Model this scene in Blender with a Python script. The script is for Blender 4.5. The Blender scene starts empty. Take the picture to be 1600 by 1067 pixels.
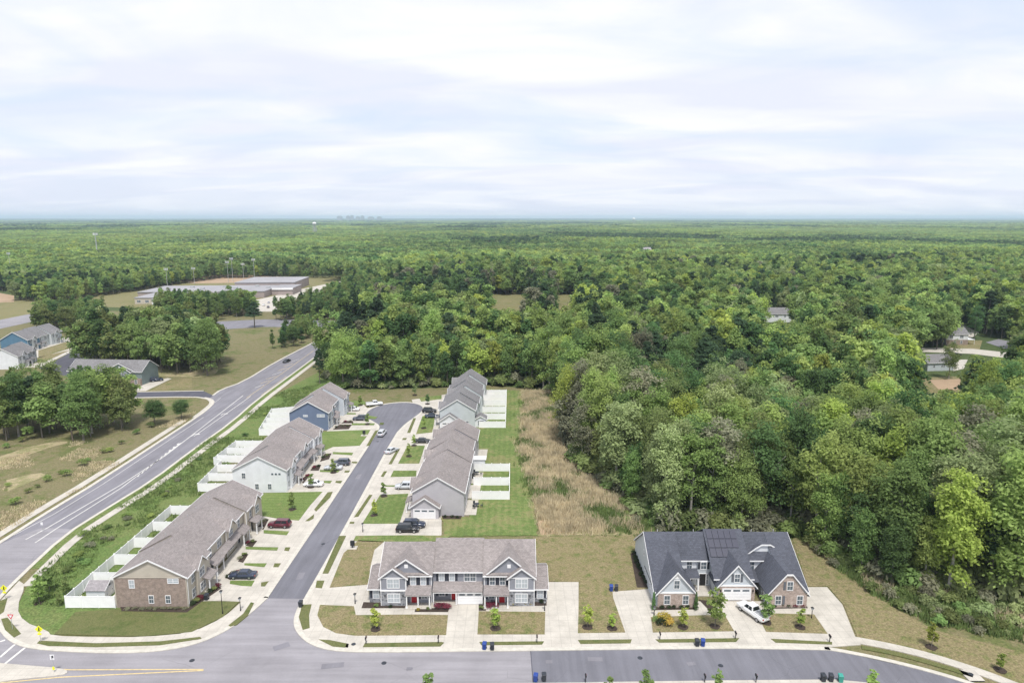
import bpy, math, random
import numpy as np
from mathutils import Vector, Matrix
R = math.radians
random.seed(7); np.random.seed(7)
SC = bpy.context.scene
COL = SC.collection

# ------------------------------------------------------------------ camera, sky, sun, exposure
CAM_H = 64.0; FPX = 1066.0
PITCH = math.atan(192.0 / FPX)
cd = bpy.data.cameras.new('camera'); cam = bpy.data.objects.new('camera', cd); COL.objects.link(cam)
cam.location = (0, 0, CAM_H); cam.rotation_euler = (R(90) - PITCH, 0, 0)
cd.sensor_width = 36; cd.lens = 36 * FPX / 1600; cd.clip_start = 1; cd.clip_end = 90000
SC.camera = cam
SUN_EL, SUN_AZ = R(64), R(172)          # azimuth clockwise from +Y: light from behind the camera, a little to its right
w = bpy.data.worlds.new('World'); SC.world = w; w.use_nodes = True
nt = w.node_tree; N = nt.nodes; L = nt.links
for n in list(N): N.remove(n)
def nd(t, **k):
    n = N.new(t)
    for a, b in k.items(): setattr(n, a, b)
    return n
out = nd('ShaderNodeOutputWorld'); bg = nd('ShaderNodeBackground'); bg.inputs[1].default_value = 0.108
sky = nd('ShaderNodeTexSky'); sky.sky_type = 'NISHITA'; sky.sun_disc = False
sky.sun_elevation = SUN_EL; sky.sun_rotation = SUN_AZ; sky.air_density = 1.0; sky.dust_density = 2.0
tc = nd('ShaderNodeTexCoord'); sx = nd('ShaderNodeSeparateXYZ'); L.new(tc.outputs['Generated'], sx.inputs[0])
def mth(op, a, b=None, clamp=False):
    n = nd('ShaderNodeMath', operation=op); n.use_clamp = clamp
    for i, v in enumerate((a, b)):
        if v is None: continue
        if hasattr(v, 'links') or hasattr(v, 'is_linked'): L.new(v, n.inputs[i])
        else: n.inputs[i].default_value = v
    return n.outputs[0]
zc = mth('ADD', mth('MAXIMUM', sx.outputs[2], 0.0), 0.11)
cx = mth('DIVIDE', sx.outputs[0], zc); cy = mth('DIVIDE', sx.outputs[1], zc)
cv = nd('ShaderNodeCombineXYZ'); L.new(cx, cv.inputs[0]); L.new(cy, cv.inputs[1])
mp = nd('ShaderNodeMapping'); L.new(cv.outputs[0], mp.inputs[0]); mp.inputs['Rotation'].default_value = (0, 0, R(38)); mp.inputs['Scale'].default_value = (.5, .8, 1); mp.inputs['Location'].default_value = (1.7, 4.45, 0)
n1 = nd('ShaderNodeTexNoise'); n1.inputs['Scale'].default_value = 1.15; n1.inputs['Detail'].default_value = 7; n1.inputs['Roughness'].default_value = .55; n1.inputs['Distortion'].default_value = .9
L.new(mp.outputs[0], n1.inputs['Vector'])
rp = nd('ShaderNodeValToRGB'); L.new(n1.outputs['Fac'], rp.inputs[0])
rp.color_ramp.elements[0].position = .30; rp.color_ramp.elements[0].color = (.25, .25, .25, 1)
rp.color_ramp.elements[1].position = .56; rp.color_ramp.elements[1].color = (1, 1, 1, 1)
n2 = nd('ShaderNodeTexNoise'); n2.inputs['Scale'].default_value = 1.3; n2.inputs['Detail'].default_value = 8; n2.inputs['Distortion'].default_value = .7
L.new(mp.outputs[0], n2.inputs['Vector'])
r2 = nd('ShaderNodeValToRGB'); L.new(n2.outputs['Fac'], r2.inputs[0])
r2.color_ramp.elements[0].position = .40; r2.color_ramp.elements[0].color = (5.2, 5.4, 6.15, 1)
r2.color_ramp.elements[1].position = .60; r2.color_ramp.elements[1].color = (6.15, 6.2, 6.55, 1)
skyb = nd('ShaderNodeMix', data_type='RGBA'); skyb.inputs[0].default_value = .8
L.new(sky.outputs[0], skyb.inputs[6]); skyb.inputs[7].default_value = (4.6, 5.3, 6.5, 1)
hzf = mth('SUBTRACT', 1.0, mth('MULTIPLY', mth('MAXIMUM', sx.outputs[2], 0.0), 7.0), True)      # high thin cloud closes up towards the horizon
cov = mth('MAXIMUM', rp.outputs[0], mth('MULTIPLY', hzf, .96))
mx = nd('ShaderNodeMix', data_type='RGBA'); L.new(cov, mx.inputs[0]); L.new(skyb.outputs[2], mx.inputs[6]); L.new(r2.outputs[0], mx.inputs[7])
L.new(mx.outputs[2], bg.inputs[0]); L.new(bg.outputs[0], out.inputs[0])
sd = bpy.data.lights.new('sun', 'SUN'); sd.energy = 2.6; sd.angle = R(8); sd.color = (1, .96, .9)
so = bpy.data.objects.new('sun', sd); COL.objects.link(so); so.location = (0, 0, 120)
sdir = Vector((math.sin(SUN_AZ) * math.cos(SUN_EL), math.cos(SUN_AZ) * math.cos(SUN_EL), math.sin(SUN_EL)))
so.rotation_euler = sdir.to_track_quat('Z', 'Y').to_euler()
SC.view_settings.view_transform = 'Standard'; SC.view_settings.look = 'None'
SC.view_settings.exposure = 0.62; SC.view_settings.gamma = 1
SC.cycles.use_denoising = True
SC.cycles.max_bounces = 9; SC.cycles.diffuse_bounces = 6; SC.cycles.transmission_bounces = 7; SC.cycles.glossy_bounces = 2; SC.cycles.volume_bounces = 2
SC.cycles.caustics_reflective = False; SC.cycles.caustics_refractive = False
SC.cycles.sample_clamp_indirect = 4

# ------------------------------------------------------------------ helpers
_s, _c = math.sin(PITCH), math.cos(PITCH)
def G(x, y, z=0.0):
    """ground point seen at photo pixel (x, y): used to survey the plan of the place"""
    u = (x - 800) / FPX; v = (y - 533.5) / FPX
    t = (CAM_H - z) / (_s + v * _c)
    return (u * t, (_c - v * _s) * t)
def GP(*p): return [G(*q) for q in p]
def PX(X, Y, Z=0):
    dz = Z - CAM_H; w_ = Y * _c - dz * _s
    return 800 + FPX * X / w_, 533.5 - FPX * (Y * _s + dz * _c) / w_
def tag(o, label=None, cat=None, group=None, kind=None):
    if label: o['label'] = label
    if cat: o['category'] = cat
    if group: o['group'] = group
    if kind: o['kind'] = kind
    return o
def empty(name, loc, rz=0, label=None, cat=None, group=None):
    o = bpy.data.objects.new(name, None); COL.objects.link(o); o.empty_display_size = .3
    o.location = loc; o.rotation_euler = (0, 0, rz)
    return tag(o, label, cat, group)
def link(name, me, parent=None, loc=(0, 0, 0), rz=0):
    o = bpy.data.objects.new(name, me); COL.objects.link(o); o.location = loc; o.rotation_euler = (0, 0, rz)
    if parent: o.parent = parent
    return o
def tree_copy(o, parent=None):
    c = o.copy(); COL.objects.link(c); c.parent = parent
    for ch in list(o.children): tree_copy(ch, c)
    return c
class MB:
    def __init__(s): s.v = []; s.f = []; s.m = []; s.cur = 0
    def add(s, vs, fs):
        b = len(s.v); s.v += [tuple(p) for p in vs]; s.f += [tuple(b + i for i in f) for f in fs]; s.m += [s.cur] * len(fs); return s
    def box(s, x0, x1, y0, y1, z0, z1):
        return s.add([(x0,y0,z0),(x1,y0,z0),(x1,y1,z0),(x0,y1,z0),(x0,y0,z1),(x1,y0,z1),(x1,y1,z1),(x0,y1,z1)],
                     [(3,2,1,0),(4,5,6,7),(0,1,5,4),(1,2,6,5),(2,3,7,6),(3,0,4,7)])
    def taper(s, b, t, z0, z1):      # two rectangles (x0,x1,y0,y1)
        return s.add([(b[0],b[2],z0),(b[1],b[2],z0),(b[1],b[3],z0),(b[0],b[3],z0),(t[0],t[2],z1),(t[1],t[2],z1),(t[1],t[3],z1),(t[0],t[3],z1)],
                     [(3,2,1,0),(4,5,6,7),(0,1,5,4),(1,2,6,5),(2,3,7,6),(3,0,4,7)])
    def prism(s, prof, fn, a0, a1):
        n = len(prof); vs = [fn(p, a0) for p in prof] + [fn(p, a1) for p in prof]
        fs = [tuple(range(n))[::-1], tuple(range(n, 2*n))] + [(i, (i+1) % n, n + (i+1) % n, n + i) for i in range(n)]
        return s.add(vs, fs)
    def pz(s, prof, z0, z1): return s.prism(prof, lambda p, a: (p[0], p[1], a), z0, z1)
    def px(s, prof, x0, x1): return s.prism(prof, lambda p, a: (a, p[0], p[1]), x0, x1)
    def py(s, prof, y0, y1): return s.prism(prof, lambda p, a: (p[0], a, p[1]), y0, y1)
    def tube(s, path, rad, n=6):
        vs = []; fs = []; P = [Vector(p) for p in path]
        for i, p in enumerate(P):
            d = (P[min(i+1, len(P)-1)] - P[max(i-1, 0)]).normalized()
            a = d.orthogonal().normalized(); b = d.cross(a)
            r = rad[i] if hasattr(rad, '__len__') else rad
            vs += [p + (a * math.cos(2*math.pi*k/n) + b * math.sin(2*math.pi*k/n)) * r for k in range(n)]
        for i in range(len(P)-1):
            fs += [(i*n+k, i*n+(k+1) % n, (i+1)*n+(k+1) % n, (i+1)*n+k) for k in range(n)]
        fs += [tuple(range(n))[::-1], tuple((len(P)-1)*n+k for k in range(n))]
        return s.add(vs, fs)
    def mesh(s, name, *mats):
        me = bpy.data.meshes.new(name); me.from_pydata(s.v, [], s.f)
        for m in mats: me.materials.append(m)
        if len(mats) > 1: me.polygons.foreach_set('material_index', s.m)
        me.update(); return me
    def build(s, name, mat, parent=None, loc=(0,0,0), rz=0, smooth=False):
        mats = mat if isinstance(mat, (list, tuple)) else [mat]
        me = s.mesh(name, *mats)
        if smooth: me.polygons.foreach_set('use_smooth', [True] * len(me.polygons))
        return link(name, me, parent, loc, rz)

# ------------------------------------------------------------------ materials
def newmat(name):
    m = bpy.data.materials.new(name); m.use_nodes = True; t = m.node_tree; t.nodes.clear()
    return m, t
class NT:
    def __init__(s, t): s.t = t
    def n(s, ty, **k):
        n = s.t.nodes.new(ty)
        for a, b in k.items():
            if a.startswith('i_'):
                key = a[2:]; key = int(key) if key.isdigit() else key
                if hasattr(b, 'is_linked'): s.t.links.new(b, n.inputs[key])
                else: n.inputs[key].default_value = b
            else: setattr(n, a, b)
        return n
    def l(s, a, b): s.t.links.new(a, b)
    def noise(s, vec, scale, detail=3, rough=.55):
        n = s.n('ShaderNodeTexNoise'); n.inputs['Scale'].default_value = scale; n.inputs['Detail'].default_value = detail; n.inputs['Roughness'].default_value = rough
        if vec is not None: s.l(vec, n.inputs['Vector'])
        return n.outputs['Fac']
    def ramp(s, fac, *st):
        r = s.n('ShaderNodeValToRGB'); e = r.color_ramp.elements
        while len(e) < len(st): e.new(.5)
        for i, (p, c) in enumerate(st):
            e[i].position = p; e[i].color = (*c, 1) if hasattr(c, '__len__') else (c, c, c, 1)
        s.l(fac, r.inputs[0]); return r.outputs[0]
    def mix(s, fac, a, b, mode='MIX'):
        m = s.n('ShaderNodeMix', data_type='RGBA', blend_type=mode)
        for i, v in ((0, fac), (6, a), (7, b)):
            if hasattr(v, 'is_linked'): s.l(v, m.inputs[i])
            elif i == 0: m.inputs[0].default_value = v
            else: m.inputs[i].default_value = (*v, 1) if len(v) == 3 else v
        return m.outputs[2]
    def math(s, op, a, b=0.0, clamp=False):
        m = s.n('ShaderNodeMath', operation=op); m.use_clamp = clamp
        for i, v in enumerate((a, b)):
            if hasattr(v, 'is_linked'): s.l(v, m.inputs[i])
            else: m.inputs[i].default_value = v
        return m.outputs[0]
    def out(s, col, rough=.85, bump=None, strength=.3, dist=.05, metal=0, spec=.3, rnode=None):
        o = s.n('ShaderNodeOutputMaterial'); b = s.n('ShaderNodeBsdfPrincipled')
        if hasattr(col, 'is_linked'): s.l(col, b.inputs['Base Color'])
        else: b.inputs['Base Color'].default_value = (*col, 1)
        b.inputs['Roughness'].default_value = rough; b.inputs['Metallic'].default_value = metal
        b.inputs['Specular IOR Level'].default_value = spec
        if rnode is not None: s.l(rnode, b.inputs['Roughness'])
        if bump is not None:
            bp = s.n('ShaderNodeBump'); bp.inputs['Strength'].default_value = strength; bp.inputs['Distance'].default_value = dist
            s.l(bump, bp.inputs['Height']); s.l(bp.outputs[0], b.inputs['Normal'])
        s.l(b.outputs[0], o.inputs[0]); return b
def obvec(t): return t.n('ShaderNodeTexCoord').outputs['Object']
def mul(c, k): return tuple(min(1, x * k) for x in c)
def plain(name, col, rough=.6, var=.12, scale=2.0, metal=0, spec=.3):
    m, t = newmat(name); t = NT(t); v = obvec(t)
    f = t.noise(v, scale, 4)
    t.out(t.ramp(f, (.3, mul(col, 1 - var)), (.7, mul(col, 1 + var))), rough, metal=metal, spec=spec); return m
def siding(name, col, pitch=.18):
    m, t = newmat(name); t = NT(t); v = obvec(t)
    s = t.n('ShaderNodeSeparateXYZ'); t.l(v, s.inputs[0])
    fr = t.math('FRACT', t.math('DIVIDE', s.outputs[2], pitch))
    line = t.math('GREATER_THAN', fr, .86)
    base = t.ramp(t.noise(v, .6, 4), (.3, mul(col, .93)), (.7, mul(col, 1.05)))
    c = t.mix(t.math('MULTIPLY', line, .22), base, mul(col, .45))
    t.out(c, .65, bump=fr, strength=.35, dist=.03); return m
def brick(name, c1, c2, mortar):
    m, t = newmat(name); t = NT(t); v = obvec(t)
    s = t.n('ShaderNodeSeparateXYZ'); t.l(v, s.inputs[0])
    cb = t.n('ShaderNodeCombineXYZ'); t.l(t.math('ADD', s.outputs[0], s.outputs[1]), cb.inputs[0]); t.l(s.outputs[2], cb.inputs[1])
    b = t.n('ShaderNodeTexBrick'); t.l(cb.outputs[0], b.inputs['Vector'])
    b.inputs['Color1'].default_value = (*c1, 1); b.inputs['Color2'].default_value = (*c2, 1); b.inputs['Mortar'].default_value = (*mortar, 1)
    b.inputs['Scale'].default_value = 1; b.inputs['Brick Width'].default_value = .24; b.inputs['Row Height'].default_value = .085; b.inputs['Mortar Size'].default_value = .012; b.inputs['Bias'].default_value = .1
    blot = t.ramp(t.noise(cb.outputs[0], 1.6, 5, .7), (.3, .72), (.7, 1.3))
    c = t.mix(1.0, b.outputs['Color'], blot, 'MULTIPLY')
    t.out(c, .9, bump=b.outputs['Fac'], strength=.4, dist=-.02); return m
def stone(name, c1, c2, mortar):
    m, t = newmat(name); t = NT(t); v = obvec(t)
    s = t.n('ShaderNodeSeparateXYZ'); t.l(v, s.inputs[0])
    cb = t.n('ShaderNodeCombineXYZ'); t.l(t.math('ADD', s.outputs[0], s.outputs[1]), cb.inputs[0]); t.l(t.math('MULTIPLY', s.outputs[2], 1.7), cb.inputs[1])
    vo = t.n('ShaderNodeTexVoronoi'); vo.inputs['Scale'].default_value = 2.6; t.l(cb.outputs[0], vo.inputs['Vector'])
    bw = t.n('ShaderNodeRGBToBW'); t.l(vo.outputs['Color'], bw.inputs[0])
    ed = t.n('ShaderNodeTexVoronoi', feature='DISTANCE_TO_EDGE'); ed.inputs['Scale'].default_value = 2.6; t.l(cb.outputs[0], ed.inputs['Vector'])
    c = t.mix(t.math('LESS_THAN', ed.outputs['Distance'], .05), t.ramp(bw.outputs[0], (.25, c1), (.75, c2)), mortar)
    t.out(c, .9, bump=ed.outputs['Distance'], strength=.6, dist=.05); return m
def shingle(name, col, var=.13):
    m, t = newmat(name); t = NT(t); v = obvec(t)
    b = t.n('ShaderNodeTexBrick'); t.l(v, b.inputs['Vector'])
    b.inputs['Color1'].default_value = (*mul(col, 1 - var), 1); b.inputs['Color2'].default_value = (*mul(col, 1 + var), 1); b.inputs['Mortar'].default_value = (*mul(col, .6), 1)
    b.inputs['Scale'].default_value = 1; b.inputs['Brick Width'].default_value = .42; b.inputs['Row Height'].default_value = .22; b.inputs['Mortar Size'].default_value = .012
    sp = t.ramp(t.noise(v, 3.2, 5, .75), (.35, .88), (.65, 1.12))
    lg = t.ramp(t.noise(v, .23, 3), (.3, .9), (.7, 1.1))
    c = t.mix(1.0, t.mix(1.0, b.outputs['Color'], sp, 'MULTIPLY'), lg, 'MULTIPLY')
    t.out(c, .92, bump=b.outputs['Fac'], strength=.5, dist=-.02, spec=.2); return m
def ground(name, stops, s1=.06, s2=.8, s3=6.0, stripe=None, bump=.25, contrast=.35):
    """patchy grass: stops are colours over a broad noise, broken up by two finer ones"""
    m, t = newmat(name); t = NT(t); v = obvec(t)
    f1 = t.noise(v, s1, 5, .6); f2 = t.noise(v, s2, 5, .65); f3 = t.noise(v, s3, 3, .7)
    f = t.math('ADD', t.math('MULTIPLY', f1, .55), t.math('MULTIPLY', f2, .45))
    n = len(stops); c = t.ramp(f, *[(.34 + .32 * i / max(1, n - 1), s) for i, s in enumerate(stops)])
    c = t.mix(1.0, c, t.ramp(f3, (.3, 1 - contrast), (.7, 1 + contrast)), 'MULTIPLY')
    if stripe:
        s = t.n('ShaderNodeSeparateXYZ'); t.l(v, s.inputs[0])
        wv = t.math('SINE', t.math('MULTIPLY', t.math('ADD', s.outputs[stripe[0]], t.math('MULTIPLY', f2, .5)), 2 * math.pi / stripe[1]))
        c = t.mix(1.0, c, t.ramp(t.math('ADD', t.math('MULTIPLY', wv, .5), .5), (.2, 1 - stripe[2]), (.8, 1 + stripe[2])), 'MULTIPLY')
    t.out(c, .95, bump=f3, strength=bump, dist=.15, spec=.15); return m
def asphalt(name, col, patch=.1, along=(.9, .05, 1)):
    m, t = newmat(name); t = NT(t); v = obvec(t)
    a = t.ramp(t.noise(v, .12, 5, .6), (.3, mul(col, 1 - patch)), (.7, mul(col, 1 + patch)))
    mp_ = t.n('ShaderNodeMapping'); t.l(v, mp_.inputs[0]); mp_.inputs['Scale'].default_value = along
    st = t.ramp(t.noise(mp_.outputs[0], 1.0, 3), (.35, .91), (.65, 1.09))
    g = t.ramp(t.noise(v, 9, 3, .8), (.3, .9), (.7, 1.1))
    wv = t.n('ShaderNodeTexNoise'); wv.inputs['Scale'].default_value = .2; wv.inputs['Detail'].default_value = 2; t.l(v, wv.inputs['Vector'])
    vv = t.n('ShaderNodeVectorMath', operation='ADD'); t.l(v, vv.inputs[0]); t.l(wv.outputs['Color'], vv.inputs[1])
    vo = t.n('ShaderNodeTexVoronoi', feature='DISTANCE_TO_EDGE'); vo.inputs['Scale'].default_value = .11; t.l(vv.outputs[0], vo.inputs['Vector'])
    crack = t.math('MULTIPLY', t.math('LESS_THAN', vo.outputs['Distance'], .0035), t.ramp(t.noise(v, .09, 2), (.5, 0.0), (.6, .35)))
    c = t.mix(1.0, t.mix(1.0, a, st, 'MULTIPLY'), g, 'MULTIPLY'); c = t.mix(crack, c, mul(col, .4))
    t.out(c, .9, spec=.25); return m
def concrete(name, col, joint=1.5):
    m, t = newmat(name); t = NT(t); v = obvec(t)
    s = t.n('ShaderNodeSeparateXYZ'); t.l(v, s.inputs[0])
    jx = t.math('LESS_THAN', t.math('FRACT', t.math('DIVIDE', s.outputs[0], joint)), .06); jy = t.math('LESS_THAN', t.math('FRACT', t.math('DIVIDE', s.outputs[1], joint)), .06)
    j = t.math('MULTIPLY', t.math('MAXIMUM', jx, jy), .3)
    c = t.ramp(t.noise(v, .35, 6, .65), (.28, mul(col, .76)), (.66, mul(col, 1.04)))
    c = t.mix(1.0, c, t.ramp(t.noise(v, 5, 3), (.3, .95), (.7, 1.05)), 'MULTIPLY')
    t.out(t.mix(j, c, mul(col, .45)), .85, spec=.3); return m
def leafmat(name, col, hue=.016, val=.30, trans=.5):
    m, t = newmat(name); t = NT(t)
    oi = t.n('ShaderNodeObjectInfo'); ge = t.n('ShaderNodeNewGeometry')
    h = t.n('ShaderNodeHueSaturation'); h.inputs['Color'].default_value = (*col, 1)
    r2 = t.math('FRACT', t.math('MULTIPLY', oi.outputs['Random'], 17.31))
    t.l(t.math('ADD', t.math('MULTIPLY', t.math('SUBTRACT', oi.outputs['Random'], .5), hue * 2), .5), h.inputs['Hue'])
    vi = t.math('ADD', t.math('MULTIPLY', t.math('SUBTRACT', r2, .5), val * 2), 1.0)
    vj = t.math('ADD', t.math('MULTIPLY', t.math('SUBTRACT', ge.outputs['Random Per Island'], .5), .5), 1.0)
    t.l(t.math('MULTIPLY', vi, vj), h.inputs['Value']); h.inputs['Saturation'].default_value = .9
    d = t.n('ShaderNodeBsdfDiffuse'); t.l(h.outputs[0], d.inputs[0]); tr = t.n('ShaderNodeBsdfTranslucent'); t.l(h.outputs[0], tr.inputs[0])
    ms = t.n('ShaderNodeMixShader'); ms.inputs[0].default_value = trans; t.l(d.outputs[0], ms.inputs[1]); t.l(tr.outputs[0], ms.inputs[2])
    o = t.n('ShaderNodeOutputMaterial'); t.l(ms.outputs[0], o.inputs[0]); return m
def paint(name, col):
    m, t = newmat(name); t = NT(t); b = t.out(col, .28, spec=.5); b.inputs['Coat Weight'].default_value = .6; b.inputs['Coat Roughness'].default_value = .08; return m
def glass(name, col, rough=.08):
    m, t = newmat(name); t = NT(t); t.out(col, rough, spec=.8); return m

K = {}
K['white'] = plain('white_trim', (.78, .78, .79), .5, .04); K['vinyl'] = plain('white_vinyl', (.87, .87, .88), .45, .04, .8)
K['pane'] = glass('window_glass', (.10, .125, .15)); K['blind'] = glass('window_glass_with_blinds', (.42, .46, .50), .2)
K['carglass'] = glass('car_glass', (.02, .025, .03)); K['black'] = plain('black_metal', (.02, .02, .022), .5); K['shutter'] = plain('dark_shutter', (.035, .04, .055), .6)
K['gshutter'] = plain('grey_shutter', (.12, .13, .15), .6); K['red'] = plain('red_door', (.42, .02, .03), .4); K['rubber'] = plain('rubber', (.02, .02, .02), .9)
K['rim'] = plain('alloy', (.45, .45, .47), .35, metal=.7); K['lamp'] = glass('headlight', (.7, .72, .75), .1); K['tail'] = glass('tail_light', (.35, .02, .02), .2)
K['taupe'] = shingle('taupe_shingles', (.265, .238, .232)); K['charcoal'] = shingle('charcoal_shingles', (.088, .094, .116)); K['greyroof'] = shingle('grey_shingles', (.20, .195, .20))
K['sgrey'] = siding('grey_siding', (.265, .275, .315)); K['slate'] = stone('grey_stone', (.14, .15, .17), (.30, .31, .34), (.30, .30, .31))
K['spale'] = siding('pale_blue_siding', (.52, .56, .60)); K['swhite'] = siding('white_siding', (.74, .76, .79)); K['stan'] = siding('tan_siding', (.50, .455, .385)); K['sblue'] = siding('slate_blue_siding', (.155, .20, .30))
K['slav'] = siding('lilac_grey_siding', (.47, .455, .485)); K['sice'] = siding('ice_grey_siding', (.53, .57, .585)); K['sgreen'] = siding('sage_siding', (.20, .25, .25)); K['steal'] = siding('teal_blue_siding', (.10, .20, .30))
K['brick'] = brick('brown_brick', (.20, .142, .115), (.27, .20, .165), (.42, .37, .33)); K['redbrick'] = brick('pink_brick', (.25, .165, .135), (.38, .30, .255), (.5, .45, .42))
K['conc'] = concrete('pale_concrete', (.505, .473, .42)); K['kerb'] = plain('kerb_concrete', (.50, .475, .42), .9, .12, 1.5)
K['asph'] = asphalt('worn_asphalt', (.255, .245, .262), .12, (.05, .8, 1)); K['asphnew'] = asphalt('newer_asphalt', (.155, .155, .178)); K['asphart'] = asphalt('arterial_asphalt', (.195, .19, .212)); K['asphdark'] = asphalt('fresh_asphalt', (.085, .085, .105))
K['paintw'] = plain('road_paint_white', (.62, .61, .58), .8, .2, 2); K['painty'] = plain('road_paint_yellow', (.58, .45, .22), .8, .2, 2)
K['lawn'] = ground('green_lawn', [(.19, .195, .08), (.10, .15, .042), (.14, .185, .06), (.21, .20, .09), (.11, .155, .046)], s1=.09, s2=.9, contrast=.4, stripe=(0, 1.5, .05)); K['lawn2'] = ground('green_lawn_cross', [(.185, .20, .078), (.118, .17, .05), (.15, .20, .065), (.20, .205, .09)], s1=.09, s2=.9, contrast=.4, stripe=(1, 1.5, .05))
K['straw'] = ground('straw_lawn', [(.095, .125, .04), (.155, .155, .065), (.225, .185, .105), (.165, .16, .07), (.10, .13, .042)], s1=.16, s2=.7, s3=4, contrast=.45)
K['meadow'] = ground('meadow_grass', [(.092, .118, .038), (.135, .14, .058), (.185, .16, .09), (.12, .135, .05), (.085, .115, .035)], s1=.045, s2=.35, s3=2.5)
K['slope'] = ground('slope_grass', [(.085, .135, .036), (.11, .165, .048), (.14, .17, .06), (.095, .148, .042)], s1=.07, s2=.45, s3=2.5, contrast=.45)
K['verge'] = ground('verge_grass', [(.10, .12, .042), (.13, .135, .056), (.08, .108, .034)], s1=.2)
K['floor'] = ground('forest_floor', [(.05, .075, .028), (.075, .10, .036), (.06, .085, .03)], s1=.01, s2=.2, s3=1.0)
K['dirt'] = ground('dry_ground', [(.31, .26, .16), (.20, .20, .09), (.35, .29, .185), (.25, .225, .125)], s1=.08, s2=.5)
K['mulch'] = ground('mulch', [(.045, .034, .028), (.075, .058, .048)], s1=.5, s2=2, s3=9, bump=.6)
K['clay'] = plain('clay', (.36, .26, .175), .95, .15, .1); K['field'] = ground('ball_field', [(.15, .155, .065), (.20, .18, .09), (.14, .155, .055)], s1=.015, s2=.1)
K['bark'] = plain('bark', (.17, .15, .13), .95, .35, 1.5); K['palebark'] = plain('pale_bark', (.33, .31, .28), .95, .3, 1.5); K['wood'] = plain('weathered_wood', (.16, .13, .105), .9, .2, 3)
K['steel'] = plain('galvanised_steel', (.45, .46, .47), .5, .08, metal=.3); K['yellow'] = plain('sign_yellow_green', (.80, .80, .03), .5, .03); K['signred'] = plain('sign_red', (.6, .03, .04), .5, .03)
K['solar'] = glass('solar_cells', (.02, .022, .045), .3); K['blueplastic'] = plain('blue_plastic', (.025, .06, .26), .5); K['darkplastic'] = plain('charcoal_plastic', (.035, .04, .05), .5); K['greenplastic'] = plain('green_plastic', (.05, .30, .25), .5)
K['shedroof'] = shingle('shed_shingles', (.30, .28, .29)); K['schoolroof'] = plain('membrane_roof', (.30, .295, .31), .8, .12, .05); K['schoolbrick'] = plain('school_brick', (.33, .28, .265), .9, .1, .3)
K['drygrass'] = plain('dry_grass', (.55, .47, .31), .95, .3, .35); K['greengrass'] = plain('weed_green', (.135, .195, .06), .95, .35, .3)
LEAF = {'lime': leafmat('leaf_lime', (.36, .45, .075)), 'spring': leafmat('leaf_spring', (.31, .42, .105)), 'mid': leafmat('leaf_mid', (.225, .335, .092)), 'deep': leafmat('leaf_deep', (.118, .215, .068)),
        'sage': leafmat('leaf_sage', (.33, .405, .165)), 'olive': leafmat('leaf_olive', (.215, .27, .085)), 'pine': leafmat('leaf_pine', (.075, .13, .064), .012), 'twig': leafmat('leaf_twig', (.27, .275, .175), .012),
        'red': leafmat('leaf_red', (.22, .04, .065), .01), 'gold': leafmat('leaf_gold', (.46, .35, .045), .012), 'bush': leafmat('leaf_bush', (.055, .085, .04))}

# ------------------------------------------------------------------ the setting
def struct(name, mb, mat): return tag(mb.build(name, mat), kind='structure')
def sheet(name, pts, z, mat):
    mb = MB(); mb.add([(p[0], p[1], z) for p in pts], [tuple(range(len(pts)))]); o = struct(name, mb, mat)
    if o.data.polygons[0].normal.z < 0: o.data.flip_normals()
    return o
def area2(p): return sum(p[i][0] * p[(i+1) % len(p)][1] - p[(i+1) % len(p)][0] * p[i][1] for i in range(len(p)))
def slab(name, pts, z0, z1, mat):
    if area2(pts) < 0: pts = pts[::-1]
    return struct(name, MB().pz(pts, z0, z1), mat)
def smooth(pts, k=2):
    for _ in range(k):
        q = [pts[0]]
        for a, b in zip(pts, pts[1:]): q += [(.75*a[0]+.25*b[0], .75*a[1]+.25*b[1]), (.25*a[0]+.75*b[0], .25*a[1]+.75*b[1])]
        pts = q + [pts[-1]]
    return pts
def strip(name, pts, wd, z0, z1, mat, off=0.0):
    mb = MB(); n = len(pts); Lp = []; Rp = []
    for i in range(n):
        a = Vector(pts[max(i-1, 0)]); b = Vector(pts[min(i+1, n-1)]); d = (b - a).normalized(); nn = Vector((-d.y, d.x)); p = Vector(pts[i])
        Lp.append(p + nn * (off + wd/2)); Rp.append(p + nn * (off - wd/2))
    vs = [(*p, z1) for p in Lp] + [(*p, z1) for p in Rp]; fs = [(i, n+i, n+i+1, i+1) for i in range(n-1)]
    if z0 is not None:
        vs += [(*p, z0) for p in Lp] + [(*p, z0) for p in Rp]
        fs += [(i, i+1, 2*n+i+1, 2*n+i) for i in range(n-1)] + [(n+i+1, n+i, 3*n+i, 3*n+i+1) for i in range(n-1)] + [(0, 2*n, 3*n, n), (n-1, 2*n-1, 4*n-1, 3*n-1)]
    return struct(name, mb.add(vs, fs), mat)
def ragged(pts, amp=.5, step=1.6):
    """a natural, uneven border"""
    q = []; rg = random.Random(5)
    for a, b in zip(pts, pts[1:] + pts[:1]):
        d = math.dist(a, b); n = max(1, int(d / step))
        q += [(a[0] + (b[0] - a[0])*i/n + rg.uniform(-amp, amp), a[1] + (b[1] - a[1])*i/n + rg.uniform(-amp, amp)) for i in range(n)]
    return q
ZR, ZC, ZL = .06, .16, .20
HAZE = 8e-5

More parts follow.
